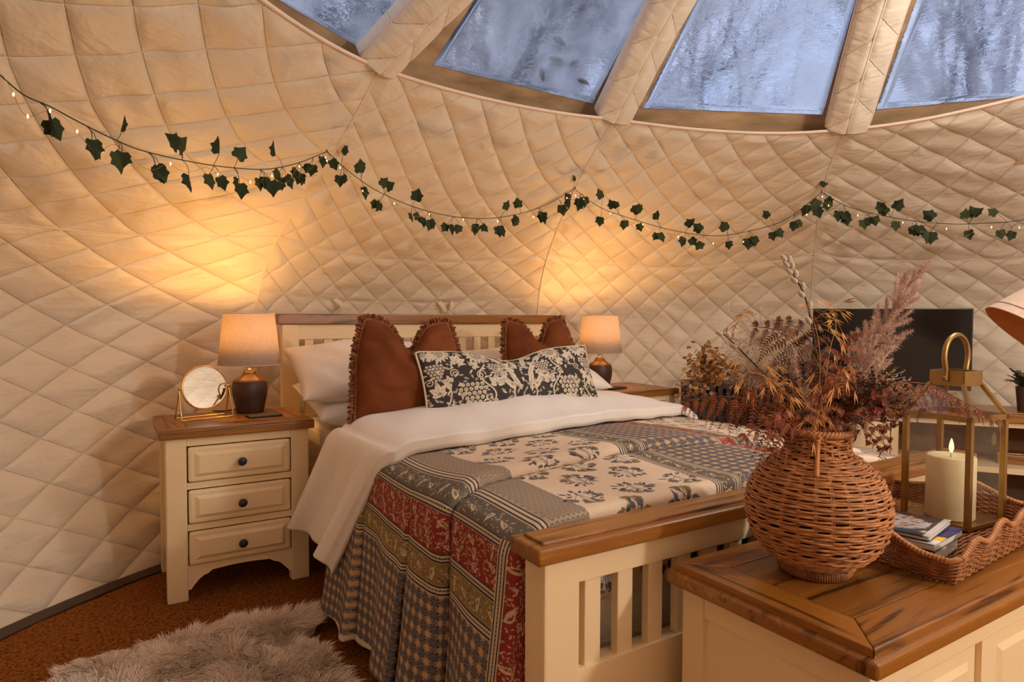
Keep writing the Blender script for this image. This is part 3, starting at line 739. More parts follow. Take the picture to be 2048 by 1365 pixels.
def pillow_mesh(name, w, h, t, mat, uv=False, **kw):
    F, B, U, V = pillow_grid(w, h, t, **kw); n = F.shape[0]
    P = np.concatenate([F, B[:, ::-1]], 1)          # one strip around; the side rims share positions
    UV = None
    if uv:
        uv1 = np.stack([(U+1)/2, (V+1)/2], 2); UV = np.concatenate([uv1, uv1[:, ::-1]], 1)
    me = grid_mesh(name, P, mat, UV)
    bm = bmesh.new(); bm.from_mesh(me)
    bmesh.ops.remove_doubles(bm, verts=bm.verts, dist=2e-4)
    bmesh.ops.recalc_face_normals(bm, faces=bm.faces)
    for f in bm.faces: f.smooth = True
    bm.to_mesh(me); bm.free()
    return me, F
def rim_path(F, inset=0.0):
    n = F.shape[0]
    p = [F[i, 0] for i in range(n)]+[F[n-1, j] for j in range(1, n)]+[F[i, n-1] for i in range(n-2, -1, -1)]+[F[0, j] for j in range(n-2, 0, -1)]
    return np.array(p)
def place(o, loc, rx, ry, rz): o.location = loc; o.rotation_euler = Euler((rx, ry, rz), 'XYZ')
for (loc, rot, lab, sd, sz) in (
        ((.995, 2.65, .648), (-1.36, .05, .02), 'lower white pillow on the left of the bed, under another pillow', 1, (.70, .46, .19)),
        ((.950, 2.66, .782), (-1.18, .0, -.03), 'upper white pillow on the left, lying on the lower one', 2, (.70, .46, .18)),
        ((1.74, 2.70, .625), (-1.40, 0, 0), 'lower white pillow on the right of the bed, under another pillow', 3, (.70, .46, .19)),
        ((1.76, 2.68, .745), (-1.24, .03, .03), 'upper white pillow on the right, behind the rust cushions', 4, (.70, .46, .18))):
    me, F = pillow_mesh('pillow', *sz, white_cloth, seed=sd, pin=.05, wr=.006)
    o = link('pillow', me); place(o, loc, *rot); tag(o, lab, 'pillow', 'white pillows at the headboard')

def velvet():
    m, nt, b = mat_base('rust_velvet', srgb(112,56,26), .75, .15, sheen=.6)
    b.inputs['Sheen Roughness'].default_value = .35; b.inputs['Sheen Tint'].default_value = srgb(214,136,84)
    mp = mapping(nt, (7,7,7)); n = N(nt, 'ShaderNodeTexNoise', Scale=1.0, Detail=3, Distortion=1.0); nt.links.new(mp.outputs[0], n.inputs['Vector'])
    r = ramp(nt, n.outputs['Fac'], [(.3, srgb(92,44,18)), (.7, srgb(126,66,32))]); nt.links.new(r.outputs[0], b.inputs['Base Color']); bump(nt, b, n.outputs['Fac'], .25, .01); return m
vel = velvet(); fringe_m = noisy('rust_fringe', srgb(100,54,26), srgb(158,94,52), .9, (90,90,90), 1.0)
def velvet_cushion(loc, rot, w, h, chop, lab, sd):
    t = thing('velvet_cushion', lab, 'cushion', loc); t.rotation_euler = Euler(rot, 'XYZ'); t['group'] = 'rust velvet cushions'
    me, F = pillow_mesh('cushion_cover', w, h, .17, vel, chop=chop, seed=sd, pin=.06, wr=.005, taper=.24); link('cushion_cover', me, t)
    rim = rim_path(F); rim = np.concatenate([rim, rim[:1]]); d = np.r_[0, np.cumsum(np.linalg.norm(np.diff(rim, axis=0), axis=1))]
    r = np.random.default_rng(sd); V = []; Fc = []
    n = 620
    for i in range(n):
        s_ = d[-1]*i/n; p = np.array([np.interp(s_, d, rim[:,k]) for k in range(3)]); p2 = np.array([np.interp((s_+.01) % d[-1], d, rim[:,k]) for k in range(3)])
        tg = p2-p; tg /= np.linalg.norm(tg)+1e-9; out = np.array([tg[2], 0, -tg[0]])
        if out@np.array([p[0], 0, p[2]]) < 0: out = -out
        for j in range(3):
            dirv = out+r.normal(0,.35,3)*np.array([.6,1,.6]); dirv /= np.linalg.norm(dirv); L = r.uniform(.012,.024); wv = np.cross(dirv, r.normal(0,1,3)); wv /= np.linalg.norm(wv); wv *= .0028
            q0 = p+r.normal(0,.002,3); o0 = len(V); V += [q0-wv, q0+wv, q0+dirv*L+wv*1.3, q0+dirv*L-wv*1.3]; Fc.append((o0, o0+1, o0+2, o0+3))
    fr = link('fringe', raw_mesh('fringe', V, Fc, fringe_m), t); fr['kind'] = 'stuff'
    off = [p*np.array([.985,1,.985])+np.array([0,-.004,0]) for p in rim[:-1:2]]
    obj('piping', MB().tube(off, .006, 5, closed=True), fringe_m, t)
    return t
velvet_cushion((.918, 2.215, .812), (-.32, .05, -.10), .42, .385, .125, 'rust velvet fringed cushion on the left, partly behind the patterned bolster', 11)
velvet_cushion((1.685, 2.49, .815), (-.28, -.03, -.02), .40, .375, .12, 'rust velvet fringed cushion behind the right half of the patterned bolster', 12)

def bolster_print():
    K = 1500; w, h = .78, .30; p = Paint(int(w*K), int(h*K), K, lin(62,55,52)); R = random.Random(5)
    C, C2, D = lin(216,200,176), lin(176,162,142), lin(62,55,52); W2_ = w/2
    def M(fn):     # mirrored halves
        fn(1); fn(-1)
    def X(x, m): return W2_+m*x
    def A(a, m): return a if m > 0 else PI-a
    def lf(x, y, a, l, wd, m, c=C): p.leaf(X(x,m), y, A(a,m), l, wd, c, None); p.leaf(X(x,m), y, A(a,m), l*.8, wd*.22, C2 if c is C else D)
    def spiral(x, y, r, m, turns=1.4, s=1):
        pts = [(X(x+s*r*(1-t*.8)*math.cos(turns*2*PI*t), m), y+r*(1-t*.8)*math.sin(turns*2*PI*t)) for t in np.linspace(0,1,22)]; p.stroke(pts, .0022, C)
    def vineleaf(x, y, sc, a0, m):
        for da, l in ((-1.7,.6),(-.85,.85),(0,1.0),(.85,.85),(1.7,.6)):
            a = a0+da; lf(x, y, a, .050*sc*l, .0115*sc, m)
        p.disc(X(x,m), y, .006*sc, D); p.disc(X(x,m), y, .003*sc, C)
    def grapes(x, y, sc, m):
        for r_ in range(6):
            k = (5,6,5,4,3,2)[r_]
            for i in range(k): q_ = (x+(i-(k-1)/2)*.0158*sc, y-r_*.0140*sc); p.disc(X(q_[0],m), q_[1], .0066*sc, C, D, .0022); p.disc(X(q_[0]+.001,m), q_[1]-.001, .0042*sc, C2)
    def sunflower(x, y, sc, m):
        for i in range(16): a = 2*PI*i/16; lf(x+.014*sc*math.cos(a), y+.014*sc*math.sin(a), a, .036*sc, .0065*sc, m)
        p.disc(X(x,m), y, .019*sc, C2, D, .002)
        for i in range(22): a = i*2.4; q = .017*sc*math.sqrt(i/22); p.disc(X(x+q*math.cos(a),m), y+q*math.sin(a), .0017, D)
    def daisy(x, y, sc, m):
        for i in range(6): a = 2*PI*i/6+.3; lf(x, y, a, .022*sc, .0068*sc, m)
        p.disc(X(x,m), y, .005*sc, D); p.disc(X(x,m), y, .0025*sc, C)
    def half(m):
        for pts in ([(.02,.02),(.05,.09),(.03,.17),(.09,.24),(.12,.28)], [(.16,.02),(.13,.10),(.18,.17),(.15,.22)], [(.34,.03),(.30,.12),(.35,.20),(.30,.28)], [(.22,.01),(.24,.05),(.30,.06)]):
            q = spline([(X(x,m), y) for x, y in pts], 26); p.stroke(q, .0034, C)
        for (x, y, a) in ((.02,.10,1.25),(.03,.16,1.1),(.045,.10,1.0),(.015,.20,1.35)): lf(x, y, a, .105, .011, m)
        for (x, y, a) in ((.075,.20,2.2),(.07,.245,.5)): lf(x, y, a, .06, .012, m)
        vineleaf(.115,.135,.95,1.6,m); vineleaf(.255,.235,.95,1.9,m); vineleaf(.345,.12,1.0,1.4,m); vineleaf(.13,.05,.75,-.5,m); vineleaf(.20,.215,.7,2.6,m); vineleaf(.30,.155,.75,.4,m); vineleaf(.365,.265,.7,2.2,m); vineleaf(.05,.275,.8,1.2,m); vineleaf(.30,.02,.7,.9,m)
        grapes(.215,.140,1.25,m); grapes(.10,.225,.8,m); grapes(.345,.23,.85,m)
        sunflower(.165,.275,1.05,m); sunflower(.315,.285,.95,m)
        daisy(.065,.055,.9,m); daisy(.055,.125,.8,m); daisy(.285,.055,.8,m); daisy(.075,.175,.85,m)
        spiral(.165,.055,.024,m); spiral(.27,.03,.022,m,1.3,-1); spiral(.365,.045,.024,m); spiral(.175,.175,.020,m,1.3,-1); spiral(.275,.19,.018,m); spiral(.375,.165,.016,m)
        for i in range(250):
            x, y = R.uniform(.0,.385), R.uniform(.005,.295); p.leaf(X(x,m), y, R.uniform(0,6.28), R.uniform(.014,.026), .0042, R.choice((C2,C2,C)))
        for i in range(7): lf(.022-.004*i, .03+.004*i, 1.2+.12*i, .045-.002*i, .008, m)
    M(half)
    for i in range(13): p.leaf(W2_, .02, .35+i*.2, .055, .0075, C, D)
    p.disc(W2_, .045, .013, C2, D)
    return p.image('bolster_print')
bol_m = img_mat('bolster_linen', bolster_print(), .8, .2, weave=.12)
bo = thing('bolster_cushion', 'long charcoal and cream botanical bolster cushion leaning on the rust cushions', 'cushion', (1.285, 2.075, .757)); bo.rotation_euler = Euler((-.42, -.012, -.01), 'XYZ')
me, F = pillow_mesh('cushion_cover', .77, .285, .15, bol_m, uv=True, chop=.045, seed=21, pin=.05, wr=.003, n=60, taper=.02); link('cushion_cover', me, bo)
rim = rim_path(F); obj('piping', MB().tube(list(rim[::2]), .0045, 6, closed=True), noisy('linen_piping', srgb(206,186,158), srgb(216,198,170), .8), bo)

# ------------------------------------------------------------------ bedside tables
def nightstand(x0, yf, label, w=.526, d=.419, h=.6166):
    t = thing('bedside_table', label, 'bedside table', (x0+w/2, yf+d/2, 0), 0, 'bedside tables')
    def p(name, mat, bevel, *boxes, parent=None, seg=2):
        mb = MB()
        for b in boxes: mb.box(*[v+(x0 if i < 2 else yf if i < 4 else 0) for i, v in enumerate(b)])
        return obj(name, mb, mat, parent or t, bevel=bevel, world=True, seg=seg)
    # top: a framed board with end cleats
    tp = p('top', oak_x, .006, (0, w, 0, d, h-.036, h-.004), seg=3)
    for i, (a, b_) in enumerate(((.034, .088), (.090, w-.088), (w-.086, w-.034))):
        p('top_plank', oak_y if i != 1 else oak_x, .0012, (a, b_, .032, d-.030, h-.006, h), parent=tp)
    p('top_front_plank', oak_x, .002, (.004, w-.004, .004, .030, h-.006, h), parent=tp)
    lg = .066
    for (lx, ly) in ((.020, .016), (w-.020-lg, .016), (.020, d-.016-.05), (w-.020-lg, d-.016-.05)):
        p('leg', cream, .005, (lx, lx+lg, ly, ly+.05, 0, h-.036))
    for sx in (.032, w-.032-.018): p('side_panel', cream, .002, (sx, sx+.018, .06, d-.06, .10, h-.036))
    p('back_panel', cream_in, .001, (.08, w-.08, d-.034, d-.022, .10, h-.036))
    p('front_rail', cream, .0015, (.086, w-.086, .020, .046, h-.066, h-.036))
    zs = [h-.066-.004-.128, 0, 0]; z = h-.066; fr = .112; gap = .024
    for i in range(3):
        zt = z-.003; zb = zt-(.124, .118, .118)[i]
        dr = p('drawer', cream, .009, (.0895, w-.0895, .010, .030, zb, zt), seg=2)
        # raised field with sloping edges
        x_0, x_1, y_ = x0+.0895+.018, x0+w-.0895-.018, yf+.010
        mb = MB(); s_ = .016
        mb.add([(x_0,y_+.001,zb+.018),(x_1,y_+.001,zb+.018),(x_1,y_+.001,zt-.018),(x_0,y_+.001,zt-.018),
                (x_0+s_,y_-.008,zb+.018+s_*.8),(x_1-s_,y_-.008,zb+.018+s_*.8),(x_1-s_,y_-.008,zt-.018-s_*.8),(x_0+s_,y_-.008,zt-.018-s_*.8)],
               [(0,1,5,4),(1,2,6,5),(2,3,7,6),(3,0,4,7),(4,5,6,7),(3,2,1,0)])
        obj('raised_panel', mb, cream, dr, world=True, smooth=False)
        mb = MB(); mb.lathe([(.0001,0),(.007,0),(.006,.010),(.009,.014),(.0145,.019),(.0155,.024),(.013,.030),(.006,.033),(.0001,.0335)], 24, cap=False)
        mb.xform(Matrix.Translation((x0+w/2, yf+.002, (zb+zt)/2)) @ Matrix.Rotation(PI/2, 4, 'X')); obj('knob', mb, black_metal, dr, world=True)
        z = zb-.003
        if i < 2: p('front_rail', cream, .0015, (.086, w-.086, .020, .046, z-gap, z)); z -= gap
    # shaped apron
    zt = z; n = 24; prof = [(.086, zt), (.086, zt-.086), (.094, zt-.086)]
    pts2 = []
    for i in range(n+1):
        u = i/n; x = .094+u*(w-.188); e = min(u, 1-u)
        if e < .17: zz = zt-.086+.048*math.sin(e/.17*PI/2)
        elif e < .19: zz = zt-.034
        else: zz = zt-.028+.006*math.sin((u-.19)/.62*PI)
        pts2.append((x, zz))
    prof += pts2+[(w-.086, zt-.086), (w-.086, zt)]
    mb = MB(); mb.prism([(x+x0, z_) for x, z_ in prof], 'y', yf+.022, yf+.044); obj('apron', mb, cream, t, world=True, smooth=False)
    return t
nightstand(.1213, 2.4987, 'cream three-drawer bedside table with oak top, left of the bed, mirror on it')
nightstand(2.168, 2.5885, 'cream bedside table right of the bed beside the black radiator')

# ------------------------------------------------------------------ table lamps
def shade_material(name, col):
    m = bpy.data.materials.new(name); m.use_nodes = True; nt = m.node_tree; nt.nodes.clear()
    out = N(nt, 'ShaderNodeOutputMaterial'); df = N(nt, 'ShaderNodeBsdfDiffuse'); tl = N(nt, 'ShaderNodeBsdfTranslucent'); mx = N(nt, 'ShaderNodeMixShader'); mx.inputs[0].default_value = .40
    mp = mapping(nt, (90,90,200)); n = N(nt, 'ShaderNodeTexNoise', Scale=1.0, Detail=3); nt.links.new(mp.outputs[0], n.inputs['Vector'])
    r = ramp(nt, n.outputs['Fac'], [(.3, tuple(c*.86 for c in col[:3])+(1,)), (.7, col)])
    for s_ in (df, tl): nt.links.new(r.outputs[0], s_.inputs['Color'])
    nt.links.new(df.outputs[0], mx.inputs[1]); nt.links.new(tl.outputs[0], mx.inputs[2]); nt.links.new(mx.outputs[0], out.inputs['Surface']); return m
linen_shade = shade_material('linen_shade', srgb(234,218,200))
lamp_dark = noisy('lamp_dark_glaze', srgb(46,30,22), srgb(78,52,38), .5, (14,14,22), 1.0, bmp=.25, bdist=.004)
lamp_brown = noisy('lamp_brown_glaze', srgb(92,56,28), srgb(124,78,40), .3, (20,20,20), 1.0)
glow = bpy.data.materials.new('bulb_glow'); glow.use_nodes = True
gb = glow.node_tree.nodes['Principled BSDF']; gb.inputs['Emission Color'].default_value = (1,.62,.25,1); gb.inputs['Emission Strength'].default_value = 6
def table_lamp(x, y, z, label):
    t = thing('table_lamp', label, 'lamp', (x, y, z), 0, 'bedside lamps')
    mb = MB(); mb.lathe([(.0001,0),(.050,0),(.053,.004),(.058,.030),(.065,.062),(.0685,.090),(.0675,.112),(.0635,.124)], 40, cap=False); obj('base', mb, lamp_dark, t)
    mb = MB(); mb.lathe([(.0635,.124),(.0650,.1255),(.0620,.132),(.050,.140),(.034,.148),(.0265,.158),(.0245,.168),(.018,.170),(.0001,.170)], 40, cap=False); obj('glazed_shoulder', mb, lamp_brown, t)
    mb = MB(); mb.lathe([(.0001,.170),(.012,.170),(.012,.174),(.0105,.175),(.0105,.205),(.013,.207),(.013,.250),(.0001,.250)], 24, cap=False); obj('neck', mb, chrome, t)
    zb, zt_, rb, rt_ = .196, .404, .121, .098
    mb = MB(); mb.lathe([(rb,zb),(rt_,zt_),(rt_-.0012,zt_),(rb-.0012,zb)], 64, cap=False)
    # close the ring
    n = 64; mb.f += [(k, 3*n+k, 3*n+(k+1) % n, (k+1) % n) for k in range(n)]
    sh = obj('shade', mb, linen_shade, t)
    mb = MB()
    for r_, z_ in ((rb, zb), (rt_, zt_)): mb.tube([((r_+.0003)*math.cos(2*PI*i/64), (r_+.0003)*math.sin(2*PI*i/64), z_) for i in range(64)], .0022, 5, closed=True)
    obj('shade_rim', mb, linen_shade, sh)
    mb = MB()
    for i in range(3): a = 2*PI*i/3+.4; mb.tube([(.012*math.cos(a), .012*math.sin(a), .246), (.118*math.cos(a), .118*math.sin(a), zb+.012)], .0016, 5)
    obj('shade_carrier', mb, chrome, sh)
    mb = MB(); mb.lathe([(.0001,.250),(.013,.250),(.015,.275),(.026,.312),(.028,.330),(.022,.350),(.010,.358),(.0001,.359)], 24, cap=False); bu = obj('bulb', mb, glow, t)
    bu.visible_shadow = True
    point_light('lamp_light', (0, 0, .386), BULB_W, BULB_COL, .022, t)
    mb = MB(); mb.tube(spline([(-.045,.02,.012),(-.075,.045,.006),(-.095,.055,.003),(-.13,.08,.003)], 14), .0028, 6); obj('cord', mb, mat_base('black_cord', srgb(20,18,18), .5)[0], t)
    return t
table_lamp(.468, 2.815, .6170, 'lit table lamp with dark brown pot base beside the vanity mirror')
table_lamp(2.292, 2.800, .6170, 'lit table lamp with brown pot base on the right bedside table')

# black pads on the bedside tables
padm = noisy('black_slate', srgb(34,28,26), srgb(46,38,34), .55, (30,30,30), 1.0)
for x, y, rz, lab in ((.492, 2.660, .08, 'flat black rectangular pad in front of the lamp left of the bed'), (2.345, 2.735, .10, 'flat black rectangular pad in front of the lamp right of the bed')):
    mb = MB(); mb.box(-.062, .062, -.036, .036, 0, .009); o = link('coaster_pad', mesh_of('coaster_pad', mb, padm, .003), None, (x, y, .6170), (0,0,rz)); tag(o, lab, 'coaster', 'black pads on the bedside tables')

# ------------------------------------------------------------------ vanity mirror
mir = thing('vanity_mirror', 'round gold framed vanity mirror on a wire stand, beside the left lamp', 'mirror', (.290, 2.735, .6170), .22)
silver = mat_base('mirror_glass', (.93,.93,.92,1), .015, metal=1.0)[0]
wire = .0026; zc = .118; R = .083
for s_, y_ in ((1, -.040), (-1, .040)):
    pts = spline([(-.090, 0, zc-.004), (-.092, y_*.25, zc-.035), (-.0935, y_*.92, .008), (-.086, y_, wire), (-.04, y_, wire), (.04, y_, wire), (.086, y_, wire), (.0935, y_*.92, .008), (.092, y_*.25, zc-.035), (.090, 0, zc-.004)], 60)
    obj('stand', MB().tube(pts, wire, 8), gold_wire, mir)
disc = thing('mirror_disc', None, None, (0, 0, zc)); disc.parent = mir; disc.rotation_euler = (-.10, 0, 0)
mb = MB(); mb.lathe([(R-.004,-.007),(R,-.007),(R+.002,-.002),(R+.002,.002),(R,.007),(R-.004,.007)], 64, cap=False); n = 64; mb.f += [(5*n+k, k, (k+1) % n, 5*n+(k+1) % n) for k in range(n)]
mb.xform(Matrix.Rotation(PI/2, 4, 'X')); obj('rim', mb, gold_wire, disc)
mb = MB(); mb.lathe([(.0001,.0045),(R-.003,.0045),(R-.003,-.0045),(.0001,-.0045)], 64, cap=False); mb.xform(Matrix.Rotation(PI/2, 4, 'X')); obj('glass', mb, silver, disc, smooth=False)
for s_ in (-1, 1):
    mb = MB(); mb.lathe([(.0001,0),(.0055,0),(.0055,.010),(.0001,.010)], 14, cap=False); mb.xform(Matrix.Translation((s_*.083,0,0)) @ Matrix.Rotation(s_*PI/2, 4, 'Y')); obj('pivot', mb, gold_wire, disc)

# ------------------------------------------------------------------ blanket chest
CX0, CX1, CY1, CY0, CH = .9025, 2.02, .900, .488, .535
chest = thing('blanket_chest', 'cream blanket chest with oak lid at the foot of the bed', 'chest', ((CX0+CX1)/2, (CY0+CY1)/2, 0))
def cp_(name, mat, bevel, *boxes, parent=None, seg=2):
    mb = MB()
    for b in boxes: mb.box(*b)
    return obj(name, mb, mat, parent or chest, bevel=bevel, world=True, seg=seg)
lid = cp_('lid', oak_x, .008, (CX0, CX1, CY0, CY1, CH-.040, CH-.013), seg=3)
# raised frame boards with mitred corners around a sunk panel
fw_ = .072; i0 = .013
xa, xb, ya, yb = CX0+i0, CX1-i0, CY0+i0, CY1-i0
def mitre(name, poly, mat):
    mb = MB(); mb.prism(poly, 'z', CH-.016, CH); obj(name, mb, mat, lid, bevel=.0025, world=True)
g = .0006
mitre('frame_board', [(xa, ya+g), (xa+fw_, ya+fw_+g), (xa+fw_, yb-fw_-g), (xa, yb-g)], oak_y)
mitre('frame_board', [(xb, ya+g), (xb, yb-g), (xb-fw_, yb-fw_-g), (xb-fw_, ya+fw_+g)], oak_y)
mitre('frame_board', [(xa+g, ya), (xb-g, ya), (xb-fw_-g, ya+fw_), (xa+fw_+g, ya+fw_)], oak_x)
mitre('frame_board', [(xa+g, yb), (xa+fw_+g, yb-fw_), (xb-fw_-g, yb-fw_), (xb-g, yb)], oak_x)
mb = MB(); mb.box(xa+fw_+.0012, xb-fw_-.0012, ya+fw_+.0012, yb-fw_-.0012, CH-.020, CH-.0008); obj('lid_panel', mb, oak_panel, lid, bevel=.001, world=True)
bx0, bx1, by0, by1, zt = CX0+.028, CX1-.028, CY0+.026, CY1-.020, CH-.040
for x in (bx0, bx1-.058):
    for y in (by0, by1-.05): cp_('post', cream, .003, (x, x+.058, y, y+.05, 0, zt))
for x in (bx0+.058+.30, bx0+.058+.62): cp_('stile', cream, .002, (x, x+.052, by0+.004, by0+.024, .10, zt))
cp_('front_rail', cream, .002, (bx0+.058, bx1-.058, by0+.003, by0+.024, zt-.052, zt)); cp_('front_rail', cream, .002, (bx0+.058, bx1-.058, by0+.003, by0+.024, .05, .12))
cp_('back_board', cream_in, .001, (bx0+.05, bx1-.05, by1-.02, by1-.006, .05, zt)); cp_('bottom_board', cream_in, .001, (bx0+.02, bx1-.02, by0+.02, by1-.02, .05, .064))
for xs in ((bx0+.056, bx0+.36), (bx0+.408, bx0+.68), (bx0+.728, bx1-.056)):
    pn = cp_('front_panel', cream, .001, (xs[0], xs[1], by0+.014, by0+.022, .11, zt-.048))
    s_ = .03; x_0, x_1, z_0, z_1, y_ = xs[0]+.03, xs[1]-.03, .15, zt-.085, by0+.014
    mb = MB(); mb.add([(x_0,y_+.0005,z_0),(x_1,y_+.0005,z_0),(x_1,y_+.0005,z_1),(x_0,y_+.0005,z_1),(x_0+.012,y_-.006,z_0+.012),(x_1-.012,y_-.006,z_0+.012),(x_1-.012,y_-.006,z_1-.012),(x_0+.012,y_-.006,z_1-.012)],[(0,1,5,4),(1,2,6,5),(2,3,7,6),(3,0,4,7),(4,5,6,7),(3,2,1,0)])
    obj('raised_panel', mb, cream, pn, world=True, smooth=False)
for x in (bx0, bx1-.022):
    f_ = -1 if x == bx0 else 1; xo = bx0+.004 if f_ < 0 else bx1-.022
    cp_('side_rail', cream, .002, (xo, xo+.018, by0+.05, by1-.05, zt-.052, zt)); cp_('side_rail', cream, .002, (xo, xo+.018, by0+.05, by1-.05, .05, .12))
    xo2 = bx0+.010 if f_ < 0 else bx1-.018
    cp_('side_panel', cream, .001, (xo2, xo2+.008, by0+.045, by1-.045, .11, zt-.045))

# ------------------------------------------------------------------ wicker
wick = noisy('wicker', srgb(148,92,50), srgb(194,132,80), .5, (50,50,50), 1.0, spec=.45)
wick_d = noisy('wicker_dark', srgb(120,70,36), srgb(168,106,60), .5, (50,50,50), 1.0, spec=.45)
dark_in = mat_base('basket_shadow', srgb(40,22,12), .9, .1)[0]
vase = thing('wicker_vase', 'round woven wicker vase full of dried stems on the blanket chest', 'vase', (1.112, .722, CH))
prof = [(.056,.018),(.074,.028),(.099,.050),(.115,.078),(.1225,.108),(.1230,.135),(.115,.165),(.099,.190),(.080,.208),(.063,.220),(.056,.230),(.0535,.245),(.0555,.262)]
pc = spline(prof, 300); pd = np.r_[0, np.cumsum(np.linalg.norm(np.diff(pc, axis=0), axis=1))]
NST = 28; rows = 60; mb = MB(); strands = []
for j in range(rows):
    s_ = pd[-1]*(j+.5)/rows; r0 = np.interp(s_, pd, pc[:,0]); z0 = np.interp(s_, pd, pc[:,1])
    sl = np.interp(s_+.002, pd, pc[:,0])-np.interp(s_-.002, pd, pc[:,0]); nz = -sl/.004; nr = math.sqrt(max(.05, 1-min(.95, nz*nz)))
    m = NST*5; pts = []
    for i in range(m):
        a = 2*PI*i/m; wv = math.cos(NST/2*a*1.0 + (PI if j % 2 else 0))
        o = .0019*wv + .0010*math.sin(7*a+j*1.7); dz = .0012*math.sin(5*a+j*2.1)
        pts.append(((r0+o*nr)*math.cos(a), (r0+o*nr)*math.sin(a), z0+o*nz*.6+dz))
    mb.tube(pts, .0025+.0003*math.sin(j*2.7), 6, closed=True)
wv = obj('weave', mb, wick, vase); wv['kind'] = 'stuff'
mb = MB()
for i in range(NST):
    for da in (-.014, .014):
        a = 2*PI*(i+.5)/NST+da; mb.tube([(pc[k,0]*math.cos(a), pc[k,0]*math.sin(a), pc[k,1]) for k in range(0, 300, 12)], .0021, 5)
st = obj('stakes', mb, wick_d, vase); st['kind'] = 'stuff'
mb = MB(); n = 96
for q in range(3):
    mb.tube([((.0565+.0042*math.cos(18*2*PI*i/n*1.0+q*2*PI/3))*math.cos(2*PI*i/n), (.0565+.0042*math.cos(18*2*PI*i/n+q*2*PI/3))*math.sin(2*PI*i/n), .264+.0042*math.sin(18*2*PI*i/n+q*2*PI/3)) for i in range(n)], .0036, 6, closed=True)
obj('braided_rim', mb, wick, vase)
mb = MB()
for i in range(92):
    a = 2*PI*i/92; c0, s0 = math.cos(a), math.sin(a); mb.tube([(.0605*c0,.0605*s0,.002),(.0635*c0,.0635*s0,.010),(.0615*c0,.0615*s0,.022)], .0024, 5)
mb.tube([(.059*math.cos(2*PI*i/60), .059*math.sin(2*PI*i/60), .004) for i in range(60)], .004, 6, closed=True)
obj('foot_ring', mb, wick_d, vase)
mb = MB(); mb.lathe([(r-.008, z) for r, z in [(.064,.02)]+prof[1:-1]], 40, cap=False); mb.lathe([(.0001,.012),(.056,.020)], 40, cap=False); obj('lining', mb, dark_in, vase)  # added dark shell: shade behind the weave put in as colour
mb = MB(); a = -2.57
mb.tube([((pc[k,0]+.006)*math.cos(a), (pc[k,0]+.006)*math.sin(a), pc[k,1]) for k in range(185, 296, 6)], .0042, 6); obj('binding_strip', mb, noisy('pale_cane', srgb(188,118,66), srgb(206,138,82), .45, (40,40,40), 1.0), vase)

# ------------------------------------------------------------------ scalloped tray
A_ = np.array([1.256, .552]); ex = np.array([1.581-1.256, .567-.551]); ex /= np.linalg.norm(ex); TRZ = math.atan2(ex[1], ex[0])
ang = math.radians(4); TL, TW = .50, .325
tray = thing('wicker_tray', 'wicker tray with wavy scalloped edge holding books and the lantern', 'tray', (A_[0], A_[1], CH), ang)
def tray_path(n):
    c = .012; L1, L2 = TL, TW; P = []
    corners = [(0,0),(L1,0),(L1,L2),(0,L2)]; per = 2*(L1+L2)
    for i in range(n):
        s_ = per*i/n
        if s_ < L1: p = (s_, 0); sd = 0; t = s_/L1
        elif s_ < L1+L2: p = (L1, s_-L1); sd = 1; t = (s_-L1)/L2
        elif s_ < 2*L1+L2: p = (L1-(s_-L1-L2), L2); sd = 2; t = (s_-L1-L2)/L1
        else: p = (0, L2-(s_-2*L1-L2)); sd = 3; t = (s_-2*L1-L2)/L2
        P.append((p[0], p[1], sd, t))
    return P
TP = tray_path(520)
def hgt(sd, t):
    if sd in (0, 2): return .050+.020*(1-math.cos(2*PI*t*4))*.5+.016*(1-math.cos(2*PI*t))*.5
    if sd == 3: return .044+.030*math.exp(-((t-.62)/.16)**2)+.030*math.exp(-((t-.30)/.16)**2)*.4
    return .046+.036*math.exp(-((t-.5)/.22)**2)
def outn(sd): return ((0,-1),(1,0),(0,1),(-1,0))[sd]
mb = MB(); NR = 13
for j in range(NR):
    fz = (j+.5)/NR; pts = []
    for i, (x, y, sd, t) in enumerate(TP):
        H_ = hgt(sd, t); n_ = outn(sd); wv_ = math.cos(PI*i/5.0+(PI if j % 2 else 0)); o = .0016*wv_ + .010*fz
        # one end has a handle gap
        pts.append((x+n_[0]*o, y+n_[1]*o, .004+fz*(H_-.004)))
    mb.tube(pts, .0023, 5, closed=True)
tw = obj('weave', mb, wick_d, tray); tw['kind'] = 'stuff'
mb = MB()
for i in range(0, 520, 10):
    x, y, sd, t = TP[i]; n_ = outn(sd); H_ = hgt(sd, t); mb.tube([(x, y, .002), (x+n_[0]*.010, y+n_[1]*.010, H_)], .002, 5)
ts = obj('stakes', mb, wick_d, tray); ts['kind'] = 'stuff'
mb = MB(); mb.tube([(x+outn(sd)[0]*.011, y+outn(sd)[1]*.011, hgt(sd, t)+.001) for x, y, sd, t in TP], .0052, 7, closed=True)
for i in range(0, 520, 2):     # the binding wrapped around the rim
    x, y, sd, t = TP[i]; n_ = outn(sd); c0 = np.array([x+n_[0]*.011, y+n_[1]*.011, hgt(sd, t)+.001])
    mb.tube([c0+np.array([n_[0]*.0055*math.cos(q), n_[1]*.0055*math.cos(q), .0055*math.sin(q)]) for q in np.linspace(-.6, PI+.6, 5)], .0013, 4, cap=False)
obj('wrapped_rim', mb, wick, tray)
mb = MB()
for j in range(36):
    y = TW*(j+.5)/36; mb.tube([(x, y, .0035+.0012*math.cos(PI*x/.022+(PI if j % 2 else 0))) for x in np.linspace(.002, TL-.002, 46)], .0030, 5)
tb = obj('woven_base', mb, wick_d, tray); tb['kind'] = 'stuff'
